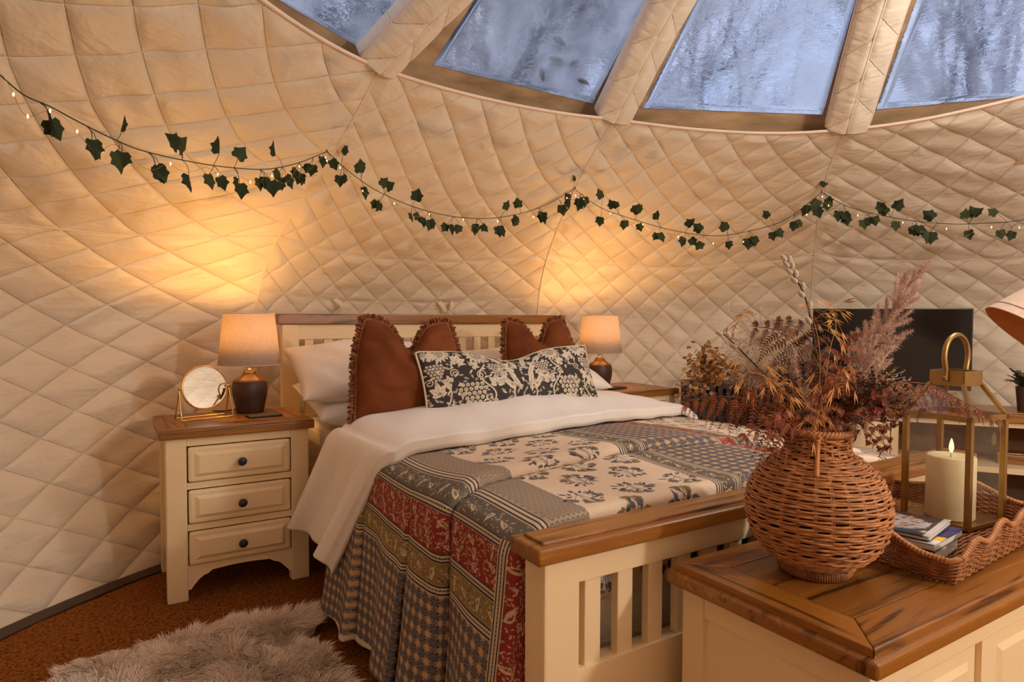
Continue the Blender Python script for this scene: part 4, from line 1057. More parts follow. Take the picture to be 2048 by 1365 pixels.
TM = Matrix.Translation((A_[0], A_[1], CH)) @ Matrix.Rotation(ang, 4, 'Z')
# books in the tray
def cover_image(kind):
    K = 1000; R = random.Random(9)
    if kind == 'dark':
        p = Paint(230, 160, K, lin(52,48,50)); cx, cy = .128, .080
        w = p._win(0, .23, 0, .16); sl, X, Y = w; e = 1-np.hypot((X-cx)/.082, (Y-cy)/.060); p.put(sl, e*60, lin(150,170,196))
        def inside(x, y): return ((x-cx)/.080)**2+((y-cy)/.058)**2 < .9
        for i in range(420):
            x, y = R.uniform(.05,.21), R.uniform(.025,.135)
            if inside(x, y): t = (x-.05)/.16; p.leaf(x, y, R.choice((.1,.25,-.1,1.4)), R.uniform(.008,.022), R.uniform(.0015,.005), R.choice((lin(196,150,94), lin(160,96,50), lin(214,182,140), lin(178,166,186), lin(120,84,60))) if t > .15+.2*R.random() else lin(160,178,204))
        p.rect(.217, .23, 0, .16, lin(190,182,178))  # pale end strip: gloss on the cover painted in as colour
    elif kind == 'white':
        p = Paint(230, 160, K, lin(232,230,232)); p.rect(.0, .23, 0, .030, lin(226,224,228)); p.rect(.03, .23, .030, .062, lin(220,176,56)); p.rect(.10, .23, .062, .115, lin(44,46,92)); p.rect(.17, .23, .11, .16, lin(44,36,110))
    else:
        p = Paint(230, 160, K, lin(120,112,104))
        for i in range(500): p.leaf(R.uniform(0,.23), R.uniform(0,.16), R.uniform(0,6), .02, .004, R.choice((lin(90,80,74), lin(150,140,130), lin(120,86,60))))
    return p.image('cover_'+kind)
paper = noisy('page_paper', srgb(220,216,210), srgb(236,232,226), .7, (4,4,400), 1.0)
def book(px, py, z0, th, rz, kind, label, L=.22, W=.15):
    cen = TM @ Vector((px, py, z0))
    t = thing('book', label, 'book', tuple(cen), ang+rz, 'books on the tray')
    mb = MB(); mb.box(-L/2+.002, L/2-.002, -W/2+.002, W/2-.002, .001, th-.001); obj('pages', mb, paper, t, smooth=False)
    u = np.linspace(-1, 1, 8); P = np.zeros((8, 4, 3)); UV = np.zeros((8, 4, 2))
    for i in range(8):
        for j in range(4): s_ = j/3*2-1; P[i,j] = (u[i]*L/2, s_*W/2, th+.0004+(.003 if kind != 'thick' else 0)*max(0, u[i])**3); UV[i,j] = ((u[i]+1)/2, j/3)
    cov = link('cover', grid_mesh('cover', P, img_mat('cover_'+kind, cover_image(kind), .28, .5), UV), t); sm = cov.modifiers.new('t', 'SOLIDIFY'); sm.thickness = .0012; sm.offset = -1
    mb = MB(); mb.box(-L/2, L/2, -W/2, W/2, 0, .0012); mb.box(-L/2, -L/2+.0015, -W/2, W/2, 0, th); obj('back_cover', mb, mat_base('cover_back', srgb(70,62,60), .4)[0], t, smooth=False)
    return t
BOOK_ROT = -PI/2+.10
book(.108, .172, .0085, .026, BOOK_ROT, 'thick', 'thick grey book at the bottom of the pile in the tray', .235, .155)
book(.112, .162, .0375, .011, BOOK_ROT-.05, 'white', 'white booklet with yellow and navy panels, second in the pile', .225, .150)
book(.106, .178, .0535, .006, BOOK_ROT+.03, 'dark', 'dark brochure with an oval picture, topmost in the pile', .225, .150)

# ------------------------------------------------------------------ lantern and candle
def clear_glass(name, refl=.07, tint=(.97,.97,.96,1)):
    m = bpy.data.materials.new(name); m.use_nodes = True; nt = m.node_tree; nt.nodes.clear()
    out = N(nt, 'ShaderNodeOutputMaterial'); tr = N(nt, 'ShaderNodeBsdfTransparent'); tr.inputs['Color'].default_value = tint
    gl = N(nt, 'ShaderNodeBsdfGlossy', Roughness=.02); lw = N(nt, 'ShaderNodeLayerWeight', Blend=.25); mx = N(nt, 'ShaderNodeMixShader')
    ad = N(nt, 'ShaderNodeMath', operation='MULTIPLY_ADD'); ad.inputs[1].default_value = .30; ad.inputs[2].default_value = refl; nt.links.new(lw.outputs['Facing'], ad.inputs[0])
    nt.links.new(ad.outputs[0], mx.inputs[0]); nt.links.new(tr.outputs[0], mx.inputs[1]); nt.links.new(gl.outputs[0], mx.inputs[2]); nt.links.new(mx.outputs[0], out.inputs['Surface']); return m
glass = clear_glass('lantern_glass', .03)
lc = np.array([1.652, .733]); LW = .150; lrz = math.atan2(.644-.652, 1.707-1.555)-.02
LZ = CH+.0085
lan = thing('lantern', 'brass framed glass lantern with loop handle holding the cream candle', 'lantern', (lc[0], lc[1], LZ), lrz)
hw = LW/2; br = .0058; HE = .250
for sx in (-1, 1):
    for sy in (-1, 1):
        mb = MB(); mb.box(sx*hw-br*(sx > 0)*2, sx*hw+br*(sx < 0)*2, sy*hw-br*(sy > 0)*2, sy*hw+br*(sy < 0)*2, 0, HE); obj('post', mb, brass, lan, bevel=.001)
mb = MB(); mb.box(-hw, hw, -hw, hw, 0, .010); obj('base', mb, brass, lan, bevel=.002)
mb = MB()
for s_ in (-1, 1): mb.box(-hw, hw, s_*hw-.006 if s_ > 0 else s_*hw, s_*hw if s_ > 0 else s_*hw+.006, HE-.012, HE); mb.box(s_*hw-.006 if s_ > 0 else s_*hw, s_*hw if s_ > 0 else s_*hw+.006, -hw, hw, HE-.012, HE)
obj('eave_frame', mb, brass, lan, smooth=False)
q = .036; HR = .312
for sx, sy in ((-1,-1),(1,-1),(1,1),(-1,1)):
    obj('roof_bar', MB().tube([(sx*(hw-.004), sy*(hw-.004), HE-.004), (sx*q, sy*q, HR+.004)], .0055, 4), brass, lan, smooth=False)
for (a, b_) in (((-1,-1),(1,-1)), ((1,-1),(1,1)), ((1,1),(-1,1)), ((-1,1),(-1,-1))):
    k1, k2 = hw-.003, q
    mb = MB(); mb.add([(a[0]*k1,a[1]*k1,HE-.004),(b_[0]*k1,b_[1]*k1,HE-.004),(b_[0]*k2,b_[1]*k2,HR),(a[0]*k2,a[1]*k2,HR)],[(0,1,2,3)]); obj('roof_pane', mb, glass, lan, smooth=False, fix=False)
    m_ = .005; dx, dy = (a[0]+b_[0])/2, (a[1]+b_[1])/2
    mb = MB(); mb.add([(a[0]*(hw-m_),a[1]*(hw-m_),.010),(b_[0]*(hw-m_),b_[1]*(hw-m_),.010),(b_[0]*(hw-m_),b_[1]*(hw-m_),HE-.008),(a[0]*(hw-m_),a[1]*(hw-m_),HE-.008)],[(0,1,2,3)]); obj('side_pane', mb, glass, lan, smooth=False, fix=False)
mb = MB()
for s_ in (-1, 1): mb.box(-q, q, s_*q-.002, s_*q+.002, HR, HR+.034); mb.box(s_*q-.002, s_*q+.002, -q, q, HR, HR+.034)
mb.box(-q, q, -q, q, HR+.024, HR+.027); obj('chimney', mb, brass, lan, smooth=False)
hp = [( -q*.75, -q-.003, HR+.014), (-q*.72, -q-.003, HR+.034), (-q*.86, -q*.6, HR+.075), (-q*.55, -q*.2, HR+.104), (0, 0, HR+.117), (q*.55, q*.2, HR+.104), (q*.86, q*.6, HR+.075), (q*.72, q+.003, HR+.034), (q*.75, q+.003, HR+.014)]
hp = [(-q-.005,0,HR+.010),(-q-.005,0,HR+.034),(-.047,0,HR+.066),(-.038,0,HR+.096),(-.014,0,HR+.113),(.014,0,HR+.113),(.038,0,HR+.096),(.047,0,HR+.066),(q+.005,0,HR+.034),(q+.005,0,HR+.010)]
hp_old = [(-.031,-q-.004,HR+.012),(-.031,-q-.004,HR+.032),(-.037,-q*.5,HR+.066),(-.029,-.012,HR+.096),(-.010,0,HR+.112),(.010,0,HR+.112),(.029,.012,HR+.096),(.037,q*.5,HR+.066),(.031,q+.004,HR+.032),(.031,q+.004,HR+.012)]
obj('handle', MB().tube(spline(hp, 60), .0058, 10), brass, lan)
mb = MB(); mb.lathe([(.0001,0),(.004,0),(.004,.004),(.0001,.004)], 12, cap=False); mb.xform(Matrix.Translation((-q-.009,0,HR+.018)) @ Matrix.Rotation(-PI/2,4,'Y')); obj('rivet', mb, brass, lan)
cz = LZ+.0105
can = thing('pillar_candle', 'cream pillar candle with a lit flame inside the brass lantern', 'candle', (lc[0]-.020, lc[1]-.004, cz))
wax = mat_base('candle_wax', srgb(226,208,164), .45, .4)[0]; wb = wax.node_tree.nodes['Principled BSDF']; wb.inputs['Subsurface Weight'].default_value = .35; wb.inputs['Subsurface Radius'].default_value = (.03,.018,.008); wb.inputs['Subsurface Scale'].default_value = .5
mb = MB(); mb.lathe([(.0001,0),(.0475,0),(.049,.002),(.049,.138),(.0475,.1405),(.044,.1400),(.025,.1375),(.0001,.1365)], 56, cap=False); obj('wax', mb, wax, can)
mb = MB(); mb.tube([(0,0,.136),(0,0,.143),(.0005,0,.148)], .0022, 8); obj('wick', mb, mat_base('wick_white', srgb(222,206,180), .8)[0], can)
flame = bpy.data.materials.new('flame'); flame.use_nodes = True; fb = flame.node_tree.nodes['Principled BSDF']; fb.inputs['Emission Color'].default_value = (1,.66,.26,1); fb.inputs['Emission Strength'].default_value = 2.2; fb.inputs['Base Color'].default_value = (1,.8,.4,1)
mb = MB(); mb.lathe([(.0001,.1455),(.0030,.149),(.0050,.156),(.0050,.162),(.0036,.170),(.0015,.177),(.0001,.180)], 18, cap=False); obj('flame', mb, flame, can)

# ------------------------------------------------------------------ television console along the right wall
crz = math.atan2(-.832, .554)
con = thing('media_console', 'low cream console with oak top, drawers and open shelves under the television', 'console', (2.93, 2.06, 0), crz)
def k_(name, mat, bevel, *boxes, parent=None, seg=2):
    mb = MB()
    for b in boxes: mb.box(*b)
    return obj(name, mb, mat, parent or con, bevel=bevel, seg=seg)
CL, CD, CT = 1.25, .34, .581
ct = k_('top', oak_x, .006, (0, CL, 0, CD, CT-.044, CT-.003), seg=3)
k_('top_board', oak_x, .002, (.03, CL-.03, .03, CD-.03, CT-.006, CT), parent=ct)
for x in (.02, CL-.085):
    for y in (.018, CD-.068): k_('leg', cream, .003, (x, x+.065, y, y+.05, 0, CT-.044))
for x in (.028, CL-.046): k_('side_panel', cream, .001, (x, x+.018, .06, CD-.06, .06, CT-.044))
k_('divider', cream, .002, (.452, .484, .018, CD-.02, .08, CT-.044))
k_('front_rail', cream, .002, (.084, CL-.085, .018, .05, CT-.068, CT-.044)); k_('front_rail', cream, .002, (.084, CL-.085, .018, .05, .06, .085))
k_('back_panel', noisy('console_back', srgb(92,58,30), srgb(112,72,38), .6), .001, (.05, CL-.05, CD-.022, CD-.012, .06, CT-.044))
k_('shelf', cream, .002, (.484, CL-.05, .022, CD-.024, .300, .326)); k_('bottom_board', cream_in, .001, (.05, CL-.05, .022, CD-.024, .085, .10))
for zb, zt in ((.325, .508), (.105, .300)):
    dr = k_('drawer', cream, .004, (.088, .448, .014, .034, zb, zt))
    mb = MB(); x0_, x1_ = .110, .426; mb.add([(x0_,.0145,zb+.02),(x1_,.0145,zb+.02),(x1_,.0145,zt-.02),(x0_,.0145,zt-.02),(x0_+.014,.007,zb+.034),(x1_-.014,.007,zb+.034),(x1_-.014,.007,zt-.034),(x0_+.014,.007,zt-.034)],[(0,1,5,4),(1,2,6,5),(2,3,7,6),(3,0,4,7),(4,5,6,7),(3,2,1,0)])
    obj('raised_panel', mb, cream, dr, smooth=False)
    zc_ = (zb+zt)/2+.01; mb = MB(); mb.tube(spline([(.232,.000,zc_+.022),(.236,-.012,zc_),(.243,-.016,zc_-.018),(.268,-.018,zc_-.022),(.293,-.016,zc_-.018),(.300,-.012,zc_),(.304,.000,zc_+.022)], 30), .0042, 8)
    for x in (.232, .304): mb.lathe([(.0001,-.008),(.010,-.006),(.010,.006),(.0001,.008)], 14, (x, .002, zc_+.024), cap=False)
    obj('pull_handle', mb, black_metal, dr)
CM = Matrix.Translation((2.93, 2.06, 0)) @ Matrix.Rotation(crz, 4, 'Z')
def cpos(x, y, z): return tuple(CM @ Vector((x, y, z)))
# television
tv = thing('television', 'flat black television standing on the oak topped console', 'television', cpos(.452, .205, CT), crz)
tvb = mat_base('tv_plastic', srgb(18,16,16), .35)[0]; scr = mat_base('tv_screen', srgb(10,8,9), .13, .5)[0]
TWD, TZ0, TZ1 = .706, .074, .478
mb = MB(); mb.box(-TWD/2, TWD/2, 0, .022, TZ0, TZ1); body = obj('bezel', mb, tvb, tv, bevel=.003)
mb = MB(); mb.box(-TWD*.36, TWD*.36, .022, .050, TZ0+.05, TZ0+.25); obj('rear_housing', mb, tvb, tv, bevel=.01)
mb = MB(); mb.box(-TWD/2+.006, TWD/2-.006, -.0012, .001, TZ0+.014, TZ1-.006); obj('screen', mb, scr, tv, smooth=False)
for s_ in (-1, 1):
    x = s_*.24; mb = MB(); mb.tube([(x, -.075, .005), (x, .010, .078), (x, .09, .005)], .005, 6); obj('foot', mb, tvb, tv)
# basket with throw, box
bas = thing('storage_basket', 'small wicker basket with a cream knitted throw on the lowest console shelf', 'basket', cpos(.80, .14, .10), crz)
mb = MB()
for j in range(9):
    n = 60; mb.tube([((.115+.006*j/9+.0016*math.cos(15*2*PI*i/n+(PI if j % 2 else 0)))*math.copysign(abs(math.cos(2*PI*i/n))**.5, math.cos(2*PI*i/n)), (.085+.005*j/9+.0016*math.cos(15*2*PI*i/n+(PI if j % 2 else 0)))*math.copysign(abs(math.sin(2*PI*i/n))**.5, math.sin(2*PI*i/n)), .006+.0085*j) for i in range(n)], .0048, 5, closed=True)
wvb = obj('weave', mb, wick_d, bas); wvb['kind'] = 'stuff'
mb = MB(); mb.box(-.108, .108, -.078, .078, .002, .010); obj('base', mb, wick_d, bas, smooth=False)
P = np.zeros((60, 40, 3)); 
for i in range(60):
    for j in range(40):
        u, v = i/59*2-1, j/39*2-1; P[i,j] = (u*.100, v*.074, .068+.040*(1-u**4)*(1-v**4)+.006*math.sin(u*22+math.sin(v*30)*.9)*math.cos(v*6))
th_o = link('throw', grid_mesh('throw', P, noisy('knit_wool', srgb(222,206,184), srgb(232,218,198), .95, (60,60,60), 1.0, bmp=.6, bdist=.004)), None); th_o.matrix_world = bas.matrix_basis; th_o.location = cpos(.80, .14, .10); th_o.rotation_euler = (0,0,crz)
tag(th_o, 'cream knitted throw bundled in the wicker basket on the console', 'throw'); sm = th_o.modifiers.new('t', 'SOLIDIFY'); sm.thickness = .012; sm.offset = -1
bxo = thing('wooden_box', 'small brown wooden box on the upper console shelf', 'box', cpos(.96, .17, .326), crz)
mb = MB(); mb.box(-.06, .06, -.04, .04, 0, .042); obj('body', mb, oak_x, bxo, bevel=.003)
mb = MB(); mb.box(-.063, .063, -.043, .043, .042, .054); obj('lid', mb, oak_x, bxo, bevel=.003)

# pot plant
pl = thing('potted_plant', 'green leafy plant in a dark tapered pot on the console beside the television', 'plant', cpos(1.005, .115, CT))
pot_m = noisy('dark_pot', srgb(64,46,38), srgb(84,62,50), .5)
mb = MB(); mb.lathe([(.0001,0),(.036,0),(.038,.004),(.047,.105),(.049,.112),(.046,.113),(.044,.100),(.0001,.098)], 32, cap=False); obj('pot', mb, pot_m, pl)
green = noisy('plant_green', srgb(30,42,22), srgb(58,74,38), .5, (40,40,40), 1.0)
mb = MB(); stems = MB()
r = random.Random(4)
for i in range(26):
    a = r.uniform(0, 2*PI); el = r.uniform(.35, 1.35); L = r.uniform(.07, .125); d = np.array([math.cos(a)*math.cos(el), math.sin(a)*math.cos(el), math.sin(el)])
    base = np.array([.015*math.cos(a), .015*math.sin(a), .10]); pts = [base, base+d*L*.5+np.array([0,0,.012]), base+d*L-np.array([0,0,.006])]; cur = spline(pts, 10); stems.tube(list(cur), .0012, 4)
    for k in range(2, 10):
        for s_ in (-1, 1):
            p = cur[k]; tg = cur[k]-cur[k-1]; tg /= np.linalg.norm(tg); sd = np.cross(tg, [0,0,1.0]); sd /= np.linalg.norm(sd)+1e-9
            dr_ = tg*.6+sd*s_*.9+np.array([0,0,r.uniform(-.3,.2)]); dr_ /= np.linalg.norm(dr_); w = np.cross(dr_, np.cross(sd, tg)); w /= np.linalg.norm(w)+1e-9; l = .026*(1.1-k/14)
            mb.add([p, p+dr_*l*.45+w*.0055, p+dr_*l, p+dr_*l*.45-w*.0055], [(0,1,2,3)])
obj('stems', stems, green, pl); lv = obj('leaves', mb, green, pl, smooth=False, fix=False); lv['kind'] = 'stuff'

# ------------------------------------------------------------------ radiator
rp0, rp1 = np.array([2.585, 2.455]), np.array([3.025, 2.180]); rd = rp1-rp0; rl = np.linalg.norm(rd); rrz = math.atan2(rd[1], rd[0])
rad = thing('radiator', 'black finned column radiator behind the dried flowers, beside the right bedside table', 'radiator', (rp0[0], rp0[1], 0), rrz)
rblk = mat_base('radiator_black', srgb(30,28,30), .4)[0]
nf = 12
for i in range(nf):
    x = rl*(i+.5)/nf; mb = MB(); mb.prism([(-.002,.075),(.008,.060),(.085,.060),(.096,.075),(.096,.655),(.085,.672),(.008,.672),(-.002,.655)], 'x', x-.0135, x+.0135)
    obj('fin', mb, rblk, rad, bevel=.004)
mb = MB()
for z in (.11, .62): mb.tube([(.01, .045, z), (rl-.01, .045, z)], .017, 12)
obj('header_pipe', mb, rblk, rad)
for x in (.05, rl-.05): mb = MB(); mb.box(x-.02, x+.02, -.03, .13, 0.02, .035); mb.box(x-.012, x+.012, .03, .06, .03, .08); mb.box(x-.02,x+.02,-.03,-.005,0,.025); mb.box(x-.02,x+.02,.105,.13,0,.025); obj('foot', mb, rblk, rad, smooth=False)

# ------------------------------------------------------------------ tilted fabric shade of the reading lamp at the right edge
RW, UW, FW_ = RT, UP, fw
sc = atd(2098, 694, 2.0); ax = .57*RW+.76*UW-.24*FW_; ax /= np.linalg.norm(ax)
fl_base = sc+ax*.30+RW*.10+FW_*.02
flamp = thing('reading_lamp', 'tilted cream fabric lamp shade of a standing lamp by the television', 'lamp', (fl_base[0], fl_base[1], 0))
z_ = ax; x_ = np.cross([0,0,1.0], z_); x_ /= np.linalg.norm(x_); y_ = np.cross(z_, x_)
SM = Matrix(((x_[0],y_[0],z_[0],sc[0]),(x_[1],y_[1],z_[1],sc[1]),(x_[2],y_[2],z_[2],sc[2]),(0,0,0,1)))
shade_cloth = noisy('shade_cloth', srgb(206,176,154), srgb(216,188,166), .85, (60,60,60), 1.0)
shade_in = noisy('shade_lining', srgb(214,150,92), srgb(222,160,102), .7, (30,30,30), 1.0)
n = 64; mb = MB(); mb.lathe([(.200,0),(.190,.030),(.112,.250)], n, cap=False); mb.xform(SM); obj('shade', mb, shade_cloth, flamp, world=True)
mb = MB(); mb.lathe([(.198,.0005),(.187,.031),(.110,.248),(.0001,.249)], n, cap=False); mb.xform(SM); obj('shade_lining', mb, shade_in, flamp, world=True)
mb = MB()
for (r_, h_) in ((.1995, .0), (.1915, .028)): mb.tube([(r_*math.cos(2*PI*i/64), r_*math.sin(2*PI*i/64), h_) for i in range(64)], .0022, 5, closed=True)
mb.xform(SM); obj('hem', mb, shade_cloth, flamp, world=True)
mb = MB(); mb.lathe([(.0001,.06),(.030,.07),(.034,.10),(.020,.14),(.016,.25),(.0001,.25)], 20, cap=False); mb.xform(SM); obj('bulb_holder', mb, noisy('copper_cup', srgb(150,84,36), srgb(164,96,44), .4), flamp, world=True)
top = sc+ax*.25; mb = MB(); mb.tube(spline([top, sc+ax*.30+RW*.03, np.array([fl_base[0], fl_base[1], fl_base[2]-.06]), np.array([fl_base[0], fl_base[1], .5]), np.array([fl_base[0], fl_base[1], .02])], 40), .010, 10); obj('pole', mb, brass, flamp, world=True)
mb = MB(); mb.lathe([(.0001,0),(.13,0),(.13,.012),(.02,.022),(.0001,.022)], 40, (fl_base[0], fl_base[1], 0), cap=False); obj('base', mb, brass, flamp, world=True)

# ------------------------------------------------------------------ sheepskin
def onfloor(u, v): r_ = ray(u, v); return (CAM+r_*(-CAMH/r_[2]))[:2]
poly = np.array([onfloor(*q) for q in ((70,1420),(120,1362),(240,1318),(335,1288),(435,1268),(555,1250),(606,1246),(630,1266),(600,1290),(640,1312),(682,1350),(702,1410),(690,1500),(360,1560),(60,1520))])
poly = spline(np.concatenate([poly, poly[:1]]), 90)[:-1, :2]
def inside(P):
    x, y = P[:,0], P[:,1]; c = np.zeros(len(P), bool); j = len(poly)-1
    for i in range(len(poly)):
        xi, yi = poly[i]; xj, yj = poly[j]
        c ^= ((yi > y) != (yj > y)) & (x < (xj-xi)*(y-yi)/(yj-yi+1e-12)+xi); j = i
    return c
rug = thing('sheepskin_rug', 'fluffy pale sheepskin rug on the brown carpet beside the bed', 'rug', (poly[:,0].mean(), poly[:,1].mean(), 0))
mb = MB(); mb.prism([tuple(p) for p in poly], 'z', .001, .010); rm = noisy('sheepskin', srgb(240,218,198), srgb(248,230,214), .9, (9,9,9), 1.0, sheen=.3); obj('hide', mb, rm, rug, world=True, smooth=False)
lo, hi = poly.min(0), poly.max(0); NH = 62000
pts = rng.uniform(lo, hi, (int(NH*1.8), 2)); pts = pts[inside(pts)][:NH]; n = len(pts)
def vnoise(P, f, sd):
    r_ = np.random.default_rng(sd); k = r_.normal(0, f, (6, 2)); ph = r_.uniform(0, 6.28, 6); return np.sin(P@k.T+ph).sum(1)/6**.5
lean = np.stack([vnoise(pts, 26, 1), vnoise(pts, 26, 2)], 1)*.45+np.array([-.05, -.35])*1.0+np.stack([vnoise(pts, 90, 3), vnoise(pts, 90, 4)], 1)*.35+rng.normal(0, .22, (n, 2))
ln = (.046+.012*vnoise(pts, 18, 5)+rng.normal(0, .005, n)).clip(.02, .08)
cc = poly.mean(0); od = pts-cc; od /= np.linalg.norm(od, axis=1, keepdims=True)
d2 = np.min(np.linalg.norm(pts[:,None,:]-poly[None,::3,:], axis=2), axis=1); eg = np.clip(1-d2/.05, 0, 1)[:,None]
lean = lean*(1-.5*eg)+od*.8*eg
base = np.concatenate([pts, np.full((n,1), .008)], 1); V = np.zeros((n, 7, 3)); wd = .0011
ang_ = rng.uniform(0, PI, n); sd = np.stack([np.cos(ang_), np.sin(ang_), np.zeros(n)], 1)
for k, t in enumerate((0, .4, .75)):
    c0 = base+np.concatenate([lean*(ln*t**1.5)[:,None], (ln*(t-.28*t*t))[:,None]], 1); w = wd*(1-.35*t)
    V[:,2*k] = c0-sd*w; V[:,2*k+1] = c0+sd*w
V[:,6] = base+np.concatenate([lean*ln[:,None], (ln*.70)[:,None]], 1)
o_ = (np.arange(n)*7)[:,None]
F = np.concatenate([o_+np.array([[0,1,3]]), o_+np.array([[0,3,2]]), o_+np.array([[2,3,5]]), o_+np.array([[2,5,4]]), o_+np.array([[4,5,6]])])
ps = link('pile', raw_mesh('pile', V.reshape(-1,3)-np.array(rug.location), F, rm, True), rug); ps['kind'] = 'stuff'

# ------------------------------------------------------------------ ivy garland and fairy lights
hub = {-1: np.array([-.336, 1.689, 1.66]), 0: np.array([.74, 2.627, 1.679]), 1: np.array([2.009, 2.664, 1.658]), 2: np.array([3.02, 1.963, 1.629]), 3: np.array([3.43, .81, 1.62])}
SW = {-1: [(-60,95),(0,150),(48,190),(100,213),(150,240),(220,275),(290,303),(400,327),(480,337),(540,338),(600,325),(652,304)],
      0: [(655,304),(700,345),(760,385),(840,418),(920,435),(1000,435),(1080,415),(1148,379)],
      1: [(1150,379),(1200,415),(1270,440),(1350,462),(1430,472),(1500,462),(1570,440),(1640,388)],
      2: [(1645,386),(1700,415),(1800,438),(1900,448),(2000,445),(2060,438),(2150,420)]}
allp = []
for k in (-1, 0, 1, 2):
    A, B = hub[k], hub[k+1]; dv = B[:2]-A[:2]; nv = np.array([-dv[1], dv[0]]); nv /= np.linalg.norm(nv)
    if nv@(DC-A[:2]) < 0: nv = -nv
    for (u, v) in SW[k]:
        r_ = ray(u, v); t = ((A[:2]+nv*.035-CAM[:2])@nv)/(r_[:2]@nv); allp.append(CAM+r_*t)
gp = spline(allp, 700); gd = np.r_[0, np.cumsum(np.linalg.norm(np.diff(gp, axis=0), axis=1))]
gar = thing('ivy_garland', 'green ivy garland looped along the quilted wall above the bed', 'garland', tuple(gp[350]-np.array([0,0,.1])))
ivy_m = noisy('ivy_green', srgb(36,44,20), srgb(64,74,36), .7, (30,30,30), 1.0, spec=.2); ivy_m2 = noisy('ivy_dark_green', srgb(28,34,16), srgb(48,56,28), .7, (30,30,30), 1.0, spec=.2); vine_m = mat_base('ivy_stem', srgb(48,58,34), .6)[0]
def ivy_leaf_mesh(name, mat, cup):
    out = [(0,0),(.32,-.08),(.50,.12),(.44,.30),(.56,.54),(.34,.62),(.16,.82),(0,1.02)]
    pts = out+[(-x, y) for x, y in reversed(out[1:-1])]
    vs = [(0,.34,0)]+[(x*.9, y, -cup*abs(x)**1.3+.06*math.sin(y*3)) for x, y in pts]
    mid = [(0,.06,.0),(0,.6,.02)]
    mb = MB(); mb.add(vs, [(0, i+1, (i+1) % len(pts)+1) for i in range(len(pts))]); return mesh_of(name, mb, mat, fix=False, smooth=False)
ivys = [ivy_leaf_mesh('leaf', ivy_m, .35), ivy_leaf_mesh('leaf', ivy_m2, -.25), ivy_leaf_mesh('leaf', ivy_m2, .6)]
r = random.Random(12); stem = MB(); stem.tube(list(gp[::4]), .0017, 5)
gl0 = np.array(gar.location); s_ = .03; nleaf = 0; tot = gd[-1]
while s_ < tot-.02 and nleaf < 285:
    p = np.array([np.interp(s_, gd, gp[:,k]) for k in range(3)]); c_ = np.array([DC[0], DC[1], p[2]])-p; c_ /= np.linalg.norm(c_)
    tg = np.cross(c_, [0,0,1.0]); m_ = r.choice((3,3,4,2))
    for q in range(m_):
        upw = r.random() < .24; side = r.uniform(-1, 1)
        dirv = tg*side*.75+np.array([0,0,1.0 if upw else -1.0])*r.uniform(.55,1)+c_*r.uniform(.0,.35); dirv /= np.linalg.norm(dirv); L = r.uniform(.025,.052)
        tip = p+dirv*L; stem.tube(list(spline([p, p+dirv*L*.5+c_*.006+np.array([0,0,.004]), tip], 5)), .0009, 4)
        yv = dirv*.5+np.array([0,0,-.75 if not upw else .2])+tg*r.uniform(-.7,.7); yv /= np.linalg.norm(yv)
        zv = c_+tg*r.uniform(-.7,.7)+np.array([0,0,r.uniform(-.5,.5)]); zv -= yv*(zv@yv); zv /= np.linalg.norm(zv); xv = np.cross(yv, zv); S = r.uniform(.040,.056)
        o = link('leaf', ivys[r.randrange(3)], gar); o.matrix_local = Matrix(((xv[0]*S,yv[0]*S,zv[0]*S,tip[0]-gl0[0]),(xv[1]*S,yv[1]*S,zv[1]*S,tip[1]-gl0[1]),(xv[2]*S,yv[2]*S,zv[2]*S,tip[2]-gl0[2]),(0,0,0,1))); nleaf += 1
    s_ += r.uniform(.085, .135)
obj('vine', stem, vine_m, gar, world=True)
fairy = thing('fairy_lights', 'thin wire of tiny warm fairy lights wound along the ivy garland', 'string lights', tuple(gp[350]-np.array([0,0,.12])))
fg = []
for i in range(0, 700, 3):
    p = gp[i]; c_ = np.array([DC[0], DC[1], p[2]])-p; c_ /= np.linalg.norm(c_); s0 = gd[i]
    fg.append(p+c_*(.012+.010*math.sin(s0*31))+np.array([0,0,-.022-.030*math.sin(s0*17)**2*abs(math.sin(s0*5))+.012*math.sin(s0*41)]))
fg = np.array(fg); obj('wire', MB().tube(list(fg), .0006, 4), mat_base('copper_wire', srgb(196,150,96), .3, metal=1.0)[0], fairy, world=True)
em = bpy.data.materials.new('fairy_glow'); em.use_nodes = True; eb = em.node_tree.nodes['Principled BSDF']; eb.inputs['Emission Color'].default_value = (1,.62,.22,1); eb.inputs['Emission Strength'].default_value = 7
mb = MB(); mb.lathe([(.0001,-.0045),(.0015,-.003),(.0019,0),(.0015,.003),(.0001,.0045)], 8, cap=False); bm_ = mesh_of('light_bulb', mb, em)
for i in range(2, len(fg)-2, 6):
    o = link('light_bulb', bm_, fairy, tuple(fg[i]-np.array(fairy.location)))

# ------------------------------------------------------------------ dried stems in the wicker vase
VM = np.array([1.112, .722, CH+.262])
def VP(u, v, dd=0.0): return atd(u, v, 1.215+dd)
def stem_root(i): a = i*2.4; return VM+np.array([.022*math.cos(a), .022*math.sin(a), -.15]), VM+np.array([.036*math.cos(a), .036*math.sin(a), -.004])
rust = noisy('rust_fern', srgb(106,48,16), srgb(156,80,32), .7, (60,60,60), 1.0); brown = noisy('brown_fern', srgb(72,36,16), srgb(112,62,30), .7, (60,60,60), 1.0); pinkb = noisy('faded_fern', srgb(106,56,32), srgb(142,84,52), .75, (60,60,60), 1.0)
straw = noisy('straw_gold', srgb(176,118,50), srgb(206,150,78), .6, (50,50,50), 1.0); twig = noisy('dark_twig', srgb(52,34,24), srgb(76,52,36), .7, (50,50,50), 1.0)
cnt = [0]
def root_curve(tipts, n):
    cnt[0] += 1; a, b_ = stem_root(cnt[0]); f = tipts[0]-VM
    return spline([a, b_+f*np.array([.10,.10,0])]+[np.array(p) for p in tipts], n)
